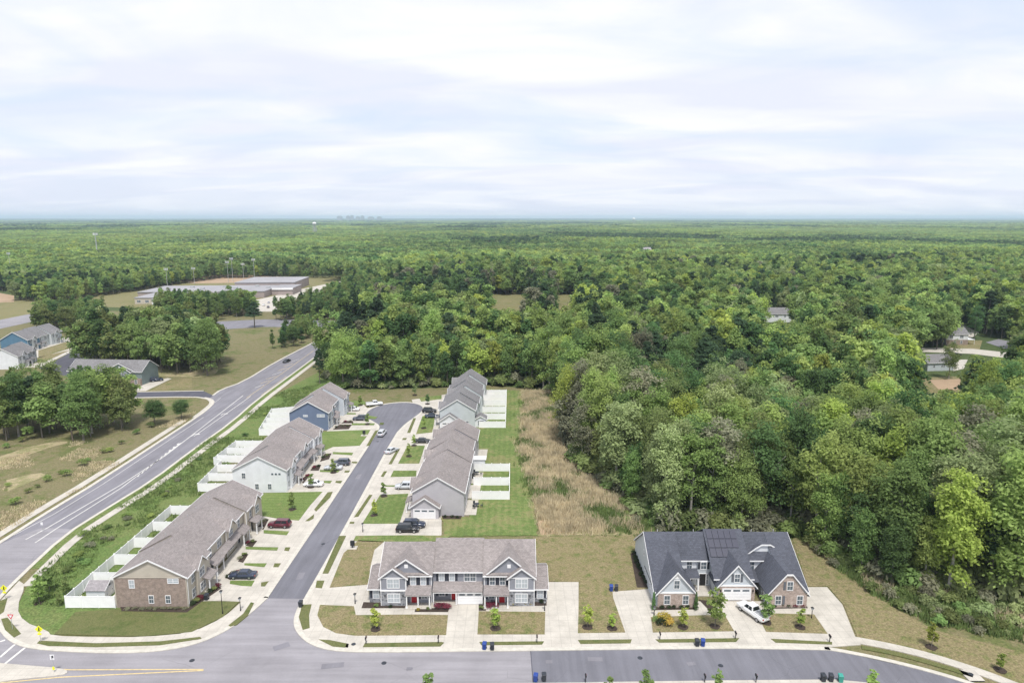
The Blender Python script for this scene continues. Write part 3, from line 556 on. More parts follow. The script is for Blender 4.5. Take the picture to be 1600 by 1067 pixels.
# --- dark-roofed brick-gabled townhouse of three units
hk = empty('dark_roof_townhouse', (23.9, 104.6, 0), 0, 'pale blue townhouse with charcoal roof, brick gables and rooftop solar panels', 'townhouse')
def half_roof(x0, x1, y_e, z_e, y_r, z_r, y_b, z_b, wall, name='wall'):
    """a stretch of the main roof whose front eave is set back: walls to the eave, roof over the ridge to the rear eave"""
    MB().px([(y_e + .35, 0), (y_b, 0), (y_b, z_b), (y_r, z_r), (y_e + .35, z_e + .3)], x0, x1).build(name, K[wall], hk)
    r = MB().px([(y_e, z_e), (y_r, z_r + .02), (y_b + .35, z_b - .2), (y_b + .35, z_b - .06), (y_r, z_r + .17), (y_e, z_e + .15)], x0 - .02, x1 + .02).build('roof', K['charcoal'], hk)
    MB().box(x0, x1, y_e - .1, y_e - .003, z_e - .05, z_e + .13).build('gutter', K['white'], r); return r
walls(hk, 'x', 0, 5.4, .3, 18.6, 2.8, 8.4, 'spale', bm=10.3); groof(hk, 'x', 0, 5.4, .3, 18.6, 2.8, 8.4, 'charcoal', bm=10.3, oa=.25, ob=0, trim=(1, 0))
half_roof(5.4, 10.6, 6.6, 4.75, 10.3, 8.4, 18.6, 2.8, 'swhite')
walls(hk, 'x', 11.05, 17.3, 3.0, 19.2, 3.6, 8.8, 'spale', bm=10.6); groof(hk, 'x', 10.6, 17.3, 3.0, 19.2, 3.6, 8.8, 'charcoal', bm=10.6, o=.3, oa=.1, ob=.15, trim=(0, 0))
half_roof(17.3, 21.4, 6.6, 4.75, 10.3, 8.35, 18.6, 2.8, 'swhite')
walls(hk, 'x', 21.4, 25.4, .3, 18.6, 2.8, 8.35, 'spale', bm=10.3); groof(hk, 'x', 21.4, 25.4, .3, 18.6, 2.8, 8.35, 'charcoal', bm=10.3, oa=0, ob=.25, trim=(0, 1))
def wing(x0, x1, zr, brick_full, y0=-.35, clip=None, depth=9.5):
    """front gable wing; clip cuts the peak off flat as on the east unit"""
    xm = (x0 + x1)/2; e = .4; s = (zr - 2.85)/(xm - x0); zc_ = clip or zr; c = (zr - zc_)/s
    pk = [(xm + c, zc_), (xm - c, zc_)] if clip else [(xm, zr)]
    MB().py([(x0, 0), (x1, 0), (x1, 2.85)] + pk + [(x0, 2.85)], y0, y0 + depth - .6).build('wall', K['spale'], hk)
    lo = [(x0 - e, 2.85 - e*s + .02)] + [(p[0], p[1] + .02) for p in pk[::-1]] + [(x1 + e, 2.85 - e*s + .02)]
    r = MB().py(lo + [(p[0], p[1] + .14) for p in lo[::-1]], y0 - .3, y0 + depth).build('roof', K['charcoal'], hk)
    MB().py([(p[0], p[1] - .12) for p in lo] + [(p[0], p[1] + .17) for p in lo[::-1]], y0 - .36, y0 - .302).build('rake_board', K['white'], r)
    MB().box(x0 + .01, x1 - .01, y0 - .11, y0 - .002, 0, 2.72).build('brick_facing', K['redbrick'], hk)
    if brick_full: MB().py([(x0 + .25, 2.72), (x1 - .25, 2.72)] + [(p[0], p[1] - .25) for p in pk], y0 - .11, y0 - .003).build('brick_gable', K['redbrick'], hk)
    else: MB().box(x0 - .03, x1 + .03, y0 - .15, y0 - .005, 2.725, 2.95).build('trim_band', K['white'], hk)
    for sg, xx in ((-1, x0), (1, x1)): MB().box(min(xx, xx + sg*.4), max(xx, xx + sg*.4), y0 - .28, y0 + .1, 2.3, 2.42).build('eave_return', K['charcoal'], hk)
wing(.35, 6.6, 6.5, False); window(hk, 3.45, -.36, 3.6, .85, 1.4); window(hk, 1.9, -.465, .85, .9, 1.5); window(hk, 5.0, -.465, .85, .9, 1.5)
MB().py([(3.45 - 1.0, 5.3), (3.45 + 1.0, 5.3), (3.45 + .9, 5.42), (3.45, 6.3), (3.45 - .9, 5.42)], -.42, -.36).build('gable_bracket', K['white'], hk)
wing(11.1, 17.3, 6.5, False, 1.9, depth=7); window(hk, 14.2, 1.89, 3.5, .85, 1.4, shut='gshutter'); garage(hk, 14.2, 1.78, 4.7, 2.05)
for lx in (11.45, 16.95): MB().box(-.09, .09, -.18, 0, 0, .35).build('wall_lamp', K['black'], hk, (lx, 1.78, 1.8))
wing(18.85, 25.2, 6.7, True, clip=6.1); window(hk, 22.2, -.465, 3.4, .9, 1.45); MB().box(-.2, .2, -.06, 0, 0, 1.45).build('shutter', K['gshutter'], hk, (21.3, -.465, 3.4)); window(hk, 20.4, -.465, .8, .9, 1.5); MB().box(-.2, .2, -.06, 0, 0, 1.5).build('shutter', K['gshutter'], hk, (21.3, -.465, .8)); window(hk, 24.0, -.465, .8, .9, 1.5)
# set-back centre: upper window over the porch, entry bay with its own door
window(hk, 7.4, 6.95, 3.2, .85, 1.3); MB().box(8.75, 11.03, 6.5, 6.94, 0, 4.75).build('entry_bay', K['spale'], hk); window(hk, 9.8, 6.5, 3.35, .95, 1.3, shut='shutter'); door(hk, 9.7, 6.5, .25, mat='black', w_=1.1, h=2.2); window(hk, 10.55, 6.5, .5, .3, 1.9)
shed_roof(hk, 6.6, 8.75, 4.7, 6.94, 2.62, 3.15, 'charcoal'); MB().box(6.65, 8.65, 4.8, 4.95, 2.38, 2.6).build('porch_beam', K['white'], hk)
for lx in (7.1, 8.55): MB().box(lx - .11, lx + .11, 4.8, 5.0, .2, 2.38).build('porch_post', K['white'], hk)
MB().box(6.65, 11.0, 3.2, 6.5, 0, .2).build('porch_floor', K['conc'], hk); window(hk, 7.7, 6.95, .8, .7, 1.3)
for yy in (3.4, 5.4): window(hk, 11.1, yy, .9, .7, 1.3, 'W')
# east unit: upper window and a clipped white gable above it
window(hk, 18.35, 6.95, 3.1, .95, 1.35)
gb = [(17.9, 5.6), (23.2, 5.6), (22.3, 6.9), (21.7, 7.25), (20.2, 7.25), (19.2, 6.6)]
MB().py(gb, 7.75, 9.8).build('dormer_gable', K['swhite'], hk); gl = [(17.7, 5.5), (19.1, 6.62), (20.15, 7.3), (21.75, 7.3), (22.4, 6.92), (23.35, 5.55)]
dr = MB().py(gl + [(p[0], p[1] + .14) for p in gl[::-1]], 7.5, 10.2).build('roof', K['charcoal'], hk); MB().py([(p[0], p[1] - .1) for p in gl] + [(p[0], p[1] + .16) for p in gl[::-1]], 7.44, 7.498).build('rake_board', K['white'], dr)
shed_roof(hk, 17.35, 18.9, 3.4, 6.94, 2.5, 3.0, 'charcoal'); window(hk, 18.85, 2.2, 1.0, .7, 1.3, 'W')
for k, (yy, zz, a_, b_) in enumerate(((4, 1.2, .5, .8), (8.5, 1.2, .5, .8), (5.5, 3.5, .3, .5), (10, 4.2, .6, .9))): window(hk, 0, yy, zz, a_, b_, 'W', grid=False)
for xx in (2.5, 9, 12, 16, 19.5, 23.5): MB().tube([(0, 0, 0), (0, 0, .55)], .05).build('vent_pipe', K['white'], hk, (xx, 11.2, 8.0))
sp_ = 5.2 / 7.6; spn = MB().box(-.5, .5, -.82, .82, .0, .04).mesh('solar_panel', K['solar'])
for r, (n, xs) in enumerate(((5, 11.4), (5, 11.4), (3, 11.4))):
    for i in range(n):
        yy = 9.55 - r*1.45; o = link('solar_panel', spn, hk, (xs + i*1.06, yy, 8.8 - (10.6 - yy)*sp_ + .3)); o.rotation_euler = (math.atan(sp_), 0, 0)

# --- townhouse rows along the cul-de-sac street
def row(name, label, origin, rz, units, gables, wall, wall2, roof, porches=True, end_mat=None, dark_doors='black', pane='pane', shut=None):
    h = empty(name, (*origin, 0), rz, label, 'townhouse'); x = 0; n = len(units)
    for i, (ln, y0, dep, ze, zr) in enumerate(units):
        wm = wall[i % len(wall)]
        walls(h, 'x', x, x + ln - .01, y0, y0 + dep, ze, zr, wm); groof(h, 'x', x, x + ln - .01, y0, y0 + dep, ze, zr, roof, oa=.3 if i == 0 else .12, ob=.3 if i == n - 1 else .12, trim=(i == 0, i == n - 1))
        # front: two upper windows, a wide lower window, a door under a porch
        k = 1 if i % 2 == 0 else -1; c = x + ln/2
        window(h, c - k*1.9, y0, 3.55, .85, 1.4, n=2, pane=pane, shut=None); window(h, c + k*2.0, y0, 3.55, .85, 1.4, pane=pane, shut=shut)
        window(h, c - k*1.9, y0, .85, .85, 1.5, n=2, pane=pane); door(h, c + k*1.6, y0, .27, mat=dark_doors)
        if porches: porch(h, c + k*1.7 - 1.5, c + k*1.7 + 1.5, y0, 1.6, 2.55, 3.15, roof, 2)
        # rear: windows and a glazed patio door
        window(h, c - 2, y0 + dep, 3.6, .85, 1.3, 'N', n=2, pane=pane); window(h, c + 2, y0 + dep, 3.6, .85, 1.3, 'N', pane=pane); window(h, c - 2, y0 + dep, .35, .9, 2.0, 'N', n=2, grid=False); window(h, c + 2, y0 + dep, 1.0, .85, 1.3, 'N')
        MB().box(x + .5, x + ln - .5, y0 + dep + .003, y0 + dep + 2.6, 0, .24).build('patio', K['conc'], h); downspout(h, x + .12, y0, ze - .2)
        for q in range(2): MB().tube([(0, 0, 0), (0, 0, .5)], .06).build('vent_pipe', K['steel'], h, (x + 2 + q*3.5, y0 + dep*.68, zr - (zr - ze)*.36))
        x += ln
    for (gx, gw, gy, gz, rise) in gables:
        walls(h, 'y', gy, gy + 4.5, gx - gw/2, gx + gw/2, gz, gz + rise, wall2, z0=gz - .3 if gy > -.4 else 0); groof(h, 'y', gy, gy + 5.2, gx - gw/2, gx + gw/2, gz, gz + rise, roof, o=.25, oa=.3, ob=0, trim=(1, 0), gut=False)
        if gy <= -.4: window(h, gx, gy, 3.5, .85, 1.4, n=2, pane=pane); window(h, gx, gy, .9, .85, 1.4, n=2, pane=pane)
    return h
ra = row('brick_end_townhouse', 'tan townhouse row with a brown brick end wall and taupe roof', (-54.0, 104.4), R(90), [(8.6, 0, 12, 5.6, 8.6), (8.4, .9, 11.2, 5.8, 8.8), (8.4, .6, 11.6, 5.65, 8.5), (8.8, 0, 12, 5.8, 8.7)],
         [(4.4, 3.4, -.5, 5.5, 1.5), (18.6, 3.2, .05, 5.6, 1.5), (30.2, 3.4, -.5, 5.7, 1.5)], ['stan', 'stan'], 'stan', 'taupe')
MB().box(-.1, -.012, .02, 11.98, 0, 5.45).build('brick_end_wall', K['brick'], ra); MB().box(-.16, -.102, -.03, .12, .1, 5.5).box(-.16, -.102, 11.88, 12.03, .1, 5.5).box(-.17, -.102, -.02, 12.02, 5.46, 5.62).build('corner_board', K['stan'], ra)
window(ra, -.105, 9.1, 3.7, .8, 1.35, 'W', pane='blind'); window(ra, -.105, 2.2, 4.55, .85, .75, 'W', n=2, grid=False, pane='blind'); window(ra, -.105, 6.1, .95, .72, 1.3, 'W'); window(ra, -.105, 3.3, .95, .72, 1.3, 'W')
MB().box(.03, 8.3, -.07, -.005, 0, 5.3).build('brick_facing', K['brick'], ra) if False else None
shed_roof(ra, 9.0, 25.2, -.75, .6, 2.55, 3.3, 'taupe')
rb = row('white_townhouse', 'white sided townhouse row with taupe roof and three tiny square end windows', (-53.4, 153.0), R(90), [(7.8, 0, 12.6, 5.7, 8.9), (7.8, 1.0, 11.6, 5.8, 9.0), (7.6, .7, 12, 5.7, 8.8), (7.8, 0, 12.6, 5.8, 9.1)],
         [(3.9, 3.4, -.5, 5.6, 1.5), (15.6, 3.2, .1, 5.7, 1.5), (27.2, 3.4, -.5, 5.7, 1.5)], ['swhite'], 'swhite', 'taupe', pane='pane')
window(rb, 0, 10, 3.6, .8, 1.3, 'W'); window(rb, 0, 7, .9, .8, 1.3, 'W'); window(rb, 0, 4, .9, .8, 1.3, 'W'); shed_roof(rb, 9.0, 22.5, -.7, .7, 2.55, 3.3, 'taupe')
for k in range(3): MB().box(-.24, .24, -.06, 0, 0, .42).build('square_window', K['pane'], rb, (0, 1.5 + k*.85, 4.45), FACE['W'])
rc = row('slate_blue_townhouse', 'slate blue townhouse row by the turning circle with long white fence behind', (-56.3, 201.4), R(90), [(7.6, 0, 11.8, 5.7, 9.0), (7.6, .9, 11.4, 5.8, 9.3), (7.6, -1.0, 12.4, 5.9, 9.5)],
         [(3.8, 3.2, -.4, 5.6, 1.5), (18.6, 3.2, -1.4, 5.7, 1.5)], ['sblue', 'spale', 'spale'], 'spale', 'taupe')
window(rc, 0, 2.2, 4.3, 1.1, .75, 'W', n=2, grid=False, pane='blind'); window(rc, 0, 6.9, 4.4, .6, .45, 'W', n=2, grid=False, pane='blind')
rd = row('lilac_grey_townhouse', 'lilac grey townhouse row with taupe roof and a gabled garage at its end', (-21.8, 184.0), R(-91), [(9.2, 1.4, 11, 5.8, 8.9), (8.4, .4, 11.4, 5.7, 8.8), (8.4, 1.2, 11, 5.8, 9.1), (9.0, .9, 11.2, 5.7, 8.8), (9.0, .9, 11.2, 5.6, 8.9)],
         [(4.6, 3.4, .6, 5.7, 1.5), (21.2, 3.2, .6, 5.7, 1.5), (39.5, 3.4, .2, 5.6, 1.5)], ['slav'], 'slav', 'taupe')
walls(rd, 'x', 42, 45.6, .75, 6.75, 2.85, 4.9, 'slav', name='garage_wing'); groof(rd, 'x', 43.6, 45.6, .75, 6.75, 2.85, 4.9, 'taupe', oa=0, ob=.35, trim=(0, 1)); garage(rd, 45.61, 3.7, 4.6, 2.05, 'E')
MB().box(-1.2, 1.2, 0, 3.2, 0, 2.5).build('enclosed_porch', K['swhite'], rd, (14, 11.85, 0)); MB().box(-1.4, 1.4, 0, 3.5, 2.51, 2.68).build('porch_roof', K['white'], rd, (14, 11.85, 0))
re_ = row('ice_grey_townhouse', 'pale grey-green townhouse row with grey roof against the woods', (-22.3, 244.5), R(-90), [(8.4, 1.8, 11, 5.9, 9.6), (8.0, .6, 11.2, 5.8, 9.4), (8.0, 1.4, 11, 5.9, 9.5), (8.0, .2, 11.2, 5.7, 9.1), (8.2, 0, 10.8, 5.7, 9.0)],
         [(4.2, 3.4, 1.0, 5.8, 1.6), (20.2, 3.2, .8, 5.8, 1.6), (36, 3.4, -.5, 5.6, 1.5)], ['sice'], 'sice', 'greyroof')
walls(re_, 'x', 38, 42.6, .1, 6.1, 2.85, 4.9, 'swhite', name='garage_wing'); groof(re_, 'x', 40.6, 42.6, .1, 6.1, 2.85, 4.9, 'greyroof', oa=0, ob=.35, trim=(0, 1)); garage(re_, 42.61, 3.1, 4.6, 2.05, 'E')
walls(re_, 'x', 36.6, 40.2, 10.8, 14.2, 2.7, 3.7, 'swhite', name='sunroom'); groof(re_, 'x', 36.6, 40.2, 10.8, 14.2, 2.7, 3.7, 'greyroof'); window(re_, 40.2, 12.6, .8, .9, 1.5, 'E', n=2); window(re_, 40.6, 8.4, .9, .8, 1.3, 'E')

# --- houses farther off
def far_house(name, label, loc, rz, ln, dep, ze, zr, wall, roof, wins, gables=(), mat2='swhite', chimney=False, cat='house'):
    h = empty(name, (*loc, 0), rz, label, cat)
    walls(h, 'x', 0, ln, 0, dep, ze, zr, wall); groof(h, 'x', 0, ln, 0, dep, ze, zr, roof)
    for q in wins: window(h, *q)
    for (gx, gw, gy, gz, rise, gm) in gables: walls(h, 'y', gy, gy + 5, gx - gw/2, gx + gw/2, gz, gz + rise, gm); groof(h, 'y', gy, gy + 5.6, gx - gw/2, gx + gw/2, gz, gz + rise, roof, oa=.3, ob=0, trim=(1, 0), gut=False); window(h, gx, gy, 3.6, .95, 1.5, 'S', 2); window(h, gx, gy, .9, .95, 1.5, 'S', 2)
    if chimney: MB().box(ln*.8, ln*.8 + 1, dep*.5, dep*.5 + .8, ze, zr + 1.1).build('chimney', K['brick'], h)
    return h
ht = far_house('sage_townhouse', 'sage green townhouse with stone base across the arterial road', (-174, 261), R(-4), 30, 11, 5.4, 8.8, 'sgreen', 'greyroof', [(2.5, 0, 3.6, .9, 1.4), (9.5, 0, 3.6, .9, 1.4), (16.2, 0, 3.6, .9, 1.5), (18.2, 0, 3.6, .9, 1.5)], [(23.4, 5.2, -.8, 5.2, 1.9, 'sgreen'), (6, 4, -.4, 5.2, 1.6, 'sgreen')], cat='townhouse')
walls(ht, 'y', -.2, 6, 15, 27.6, 5.3, 8.5, 'sgreen', z0=5.2); groof(ht, 'y', -.2, 6.6, 15, 27.6, 5.3, 8.5, 'greyroof', oa=.3, ob=0, trim=(1, 0), gut=False); MB().box(-.3, .3, -.06, 0, 0, .6).build('gable_vent', K['white'], ht, (21.2, -.2, 6.8)); MB().box(20.7, 29.9, -.9, -.02, 0, 2.7).build('stone_base', K['brick'], ht); window(ht, 28, -.91, .9, .9, 1.4); window(ht, 23.4, -.91, .9, .95, 1.4, n=2); porch(ht, 15.2, 20.2, 0, 1.6, 2.6, 3.3, 'greyroof', 3); door(ht, 17, 0, .27, mat='black')
hb = row('teal_blue_townhouse', 'teal blue gabled townhouse beside a curving dark street', (-236, 327), R(92), [(9, 0, 13, 5.8, 9.6), (9, 1.2, 12, 5.9, 9.8), (9, 0, 12.5, 5.9, 9.8)], [(4.5, 3.4, -.5, 5.6, 1.6), (22, 3.4, -.5, 5.6, 1.6)], ['steal', 'sice', 'sice'], 'sice', 'greyroof')
hw = row('lavender_townhouse', 'pale townhouse with white gables at the edge of the curving street', (-213, 288), R(98), [(8.4, 0, 12, 5.6, 9.0), (8.4, 1, 12, 5.7, 9.1)], [(4, 3.4, -.5, 5.6, 1.6), (13, 3.4, .1, 5.6, 1.6)], ['swhite', 'spale', 'swhite'], 'swhite', 'greyroof')
h1 = far_house('blue_cottage', 'small blue-grey house with grey roof in a gap in the woods', (177, 284), R(6), 12, 9, 3.6, 6.3, 'spale', 'greyroof', [(7, 0, 1.6, .9, 1.0, 'S', 2), (9.5, 0, 1.6, .6, 1.0), (0, 4, 1.6, .8, 1.2, 'W'), (3, 0, 1.5, .9, 1.2)])
h2 = far_house('white_house', 'white two-storey house with brick lower floor beyond the blue-grey house', (223, 345), R(2), 11.5, 9, 5.6, 8.4, 'swhite', 'greyroof', [(2.5, 0, 3.6, .9, 1.4, 'S', 2), (8, 0, 3.6, .9, 1.4, 'S', 2), (4.5, -.1, .8, .9, 1.4), (8, -.1, .8, .9, 1.4)], chimney=True); MB().box(.02, 11.48, -.1, -.005, 0, 2.7).build('brick_base', K['brick'], h2)
MB().box(11.5, 16, 1, 6, 2.4, 2.55).build('carport_roof', K['white'], h2); [MB().box(15.7, 15.85, y_, y_ + .15, 0, 2.4).build('carport_post', K['white'], h2) for y_ in (1.1, 5.7)]
h3 = far_house('ranch_house', 'long low white house with grey roof sunk among the trees', (158, 424), R(-3), 17, 9, 5.2, 8.6, 'swhite', 'greyroof', [(3, 0, 3.2, .9, 1.2), (8, 0, 3.2, .9, 1.2, 'S', 2), (13, 0, 3.2, .9, 1.2)])
FARH = []
for k, (px_, py_, ln, wl, rf, lb) in enumerate(((240, 395, 26, 'swhite', 'greyroof', 'far pale roofed building showing beyond the school woods'), (260, 396, 20, 'swhite', 'shedroof', 'far low building beside the pale roof beyond the school woods'), (340, 392, 22, 'stan', 'shedroof', 'far tan building with a wide roof among trees'), (372, 391, 22, 'stan', 'taupe', 'far brown roofed building among trees'), (416, 394, 12, 'swhite', 'taupe', 'far white gabled house above the dark pines'), (1002, 390, 20, 'swhite', 'shedroof', 'lone white house deep in the woods'), (872, 362, 30, 'swhite', 'shedroof', 'tiny white house far off in the woods'), (703, 375, 12, 'swhite', 'greyroof', 'tiny pale house in the distant woods'))):
    X_, Y_ = G(px_, py_, 10); FARH.append((X_, Y_, ln)); far_house('distant_house', lb, (X_, Y_), R(k*7 - 20), ln, 12, 9.5, 13.5, wl, rf, [(3, 0, 6.6, 1.2, 1.6, 'S', 2), (8, 0, 6.6, 1.2, 1.6, 'S', 2)], cat='house')
# --- school
hs = empty('school', (-300, 510, 0), R(4), 'low flat-roofed grey school building with brick wing among trees', 'school')
def blk(name, x0, x1, y0, y1, z, mat, roof=True):
    MB().box(x0, x1, y0, y1, 0, z).build(name, K[mat], hs)
    if roof: MB().box(x0 - .4, x1 + .4, y0 - .4, y1 + .4, z + .003, z + .5).build('flat_roof', K['schoolroof'], hs)
blk('classroom_block', 0, 100, 40, 92, 5, 'schoolbrick'); blk('classroom_block', 14, 72, 4, 39.5, 4.5, 'stan'); blk('gymnasium', 60, 112, 92.5, 150, 7.5, 'schoolbrick'); blk('classroom_block', 100.5, 118, 60, 92, 5.5, 'schoolbrick'); blk('entrance', 30, 52, -4, 3.5, 4, 'swhite')
for i in range(7): MB().box(-1.6, 1.6, -1.2, 1.2, 0, 1.4).build('rooftop_unit', K['steel'], hs, (18 + i*13, 55 + (i*17) % 30, 5.5))
for i in range(9): window(hs, 17 + i*6, 4, 1.2, 1.3, 1.8, 'S', 2, grid=False)
walls(hs, 'x', 44, 70, 8, 30, 4.9, 7.6, 'stan', z0=4.6, name='pitched_hall'); groof(hs, 'x', 44, 70, 8, 30, 4.9, 7.6, 'shedroof')
MB().box(101, 118.5, 59.2, 59.6, 4.6, 6.1).build('fascia', K['white'], hs)

# ------------------------------------------------------------------ fences
def fence(pts, label, z=.1, h=2.1, step=2.4):
    root = empty('vinyl_fence', (*pts[0], z), 0, label, 'fence'); o0 = Vector(pts[0])
    if 'post' not in _cache: _cache['post'] = MB().box(-.075, .075, -.075, .075, 0, h + .06).taper((-.1, .1, -.1, .1), (-.03, .03, -.03, .03), h + .06, h + .16).mesh('post', K['vinyl'])
    first = True
    for a, b in zip(pts, pts[1:]):
        a = Vector(a); b = Vector(b); d = b - a; n = max(1, round(d.length / step)); ln = round(d.length / n, 2); ang = math.atan2(d.y, d.x)
        kx = ('fp', ln)
        if kx not in _cache:
            m = MB().box(.08, ln - .08, -.02, .02, .14, h - .1).box(.076, ln - .076, -.04, .04, .06, .16).box(.076, ln - .076, -.04, .04, h - .12, h)
            for i in range(int(ln / .3)): m.box(.1 + i*.3, .1 + i*.3 + .285, -.026, .026, .17, h - .13)
            _cache[kx] = m.mesh('panel', K['vinyl'])
        for i in range(n):
            p = a + d * (i / n) - o0
            if first or i > 0: link('post', _cache['post'], root, (p.x, p.y, 0), ang)
            link('panel', _cache[kx], root, (p.x, p.y, 0), ang)
        p = b - o0; link('post', _cache['post'], root, (p.x, p.y, 0), ang); first = False
    return root
fence([(-66.2, 104.2), (-74.4, 104.2), (-74.8, 140.6), (-66.2, 140.6)], 'white vinyl fence wrapping the yards behind the brick-ended townhouse row')
for yy, lb in ((112.0, 'white fence divider right behind the grey garden shed'), (118.6, 'white fence divider, second one behind the brick-ended row counting from the shed'), (125.4, 'white fence divider, third one behind the brick-ended row counting from the shed'), (132.6, 'white fence divider, last one behind the brick-ended row counting from the shed')): fence([(-66.2, yy), (-74.5, yy)], lb)
fence([(-66.2, 153.4), (-74.6, 153.4), (-75.6, 169.0), (-78.4, 171.0), (-78.2, 185), (-66.2, 185)], 'white vinyl fence wrapping the yards behind the white townhouse row')
for yy, xx, lb in ((160, -75, 'white fence divider behind the near half of the white townhouse row'), (166, -75.3, 'white fence divider just short of the middle of the white townhouse row'), (173, -78.3, 'white fence divider just past the middle of the white townhouse row'), (179, -78.2, 'white fence divider behind the far end of the white townhouse row')): fence([(-66.2, yy), (xx, yy)], lb)
fence([(-68.4, 196.0), (-75.6, 196.0), (-79.5, 218), (-69.4, 222)], 'long white fence round the yard of the slate blue townhouse row')
for yy, xx, lb in ((202, -76.6, 'white fence divider nearest the gable end of the slate blue row'), (207.5, -77.6, 'white fence divider at the middle of the slate blue row'), (213.5, -78.6, 'white fence divider behind the far end of the slate blue row')): fence([(-68.3, yy), (xx, yy)], lb)
fence([(-9.2, 148.7), (-.6, 148.7), (-.6, 166.6), (-9.8, 166.6)], 'white vinyl fence enclosing two yards behind the lilac grey row')
fence([(-9.3, 157.2), (-.7, 157.2)], 'white fence divider between the two fenced yards of the lilac grey row')
fence([(-10.2, 203.6), (-2.0, 203.6), (-2.0, 243.2), (-10.2, 243.2)], 'white vinyl fence round the yards behind the pale grey-green row')
for yy, lb in ((212.4, 'white fence divider nearest the sunroom of the pale grey-green row'), (220.5, 'white fence divider, second from the sunroom, pale grey-green row'), (228.5, 'white fence divider, third from the sunroom, pale grey-green row'), (236, 'white fence divider, fourth from the sunroom, pale grey-green row')): fence([(-11, yy), (-2.1, yy)], lb)
# garden shed
sh = empty('garden_shed', (-72.3, 106.4, .1), 0, 'small pale grey garden shed inside the white corner fence', 'shed'); walls(sh, 'x', 0, 3.2, 0, 3.0, 1.9, 2.8, 'swhite'); groof(sh, 'x', 0, 3.2, 0, 3.0, 1.9, 2.8, 'shedroof', o=.2, oa=.15, ob=.15, gut=False)
door(sh, 3.2, 1.5, .05, 'E', 'white', 1.4, 1.7); MB().box(-.2, .2, -.05, 0, 0, .3).build('gable_vent', K['black'], sh, (3.2, 1.5, 2.05), FACE['E'])

# ------------------------------------------------------------------ vehicles
PAINT = {'white': paint('car_white', (.78, .79, .8)), 'silver': paint('car_silver', (.50, .52, .55)), 'black': paint('car_black', (.012, .013, .017)), 'navy': paint('car_navy', (.02, .03, .06)), 'maroon': paint('car_maroon', (.10, .012, .025)), 'grey': paint('car_grey', (.07, .08, .11))}
WHEEL = MB(); WHEEL.tube([(0, -.11, 0), (0, -.08, 0), (0, .08, 0), (0, .11, 0)], [.29, .34, .34, .29], 14); WHEELM = WHEEL.mesh('wheel', K['rubber'])
RIM = MB(); RIM.tube([(0, -.118, 0), (0, -.1, 0)], [.19, .22], 10); RIM.tube([(0, .1, 0), (0, .118, 0)], [.22, .19], 10); RIMM = RIM.mesh('rim', K['rim'])
def loft(mb, secs):
    """secs: (x, [(y, z) ...]) half sections from the sill to the centre line, mirrored"""
    n = len(secs[0][1]); rows = []
    for x, pr in secs:
        full = [(x, y, z) for y, z in pr] + [(x, -y, z) for y, z in pr[::-1]]; rows.append(full)
    m = 2*n; vs = [p for r in rows for p in r]; fs = []
    for i in range(len(rows) - 1): fs += [(i*m + k, (i+1)*m + k, (i+1)*m + (k+1) % m, i*m + (k+1) % m) for k in range(m)]
    fs += [tuple(range(m)), tuple((len(rows)-1)*m + k for k in range(m))[::-1]]
    return mb.add(vs, fs)
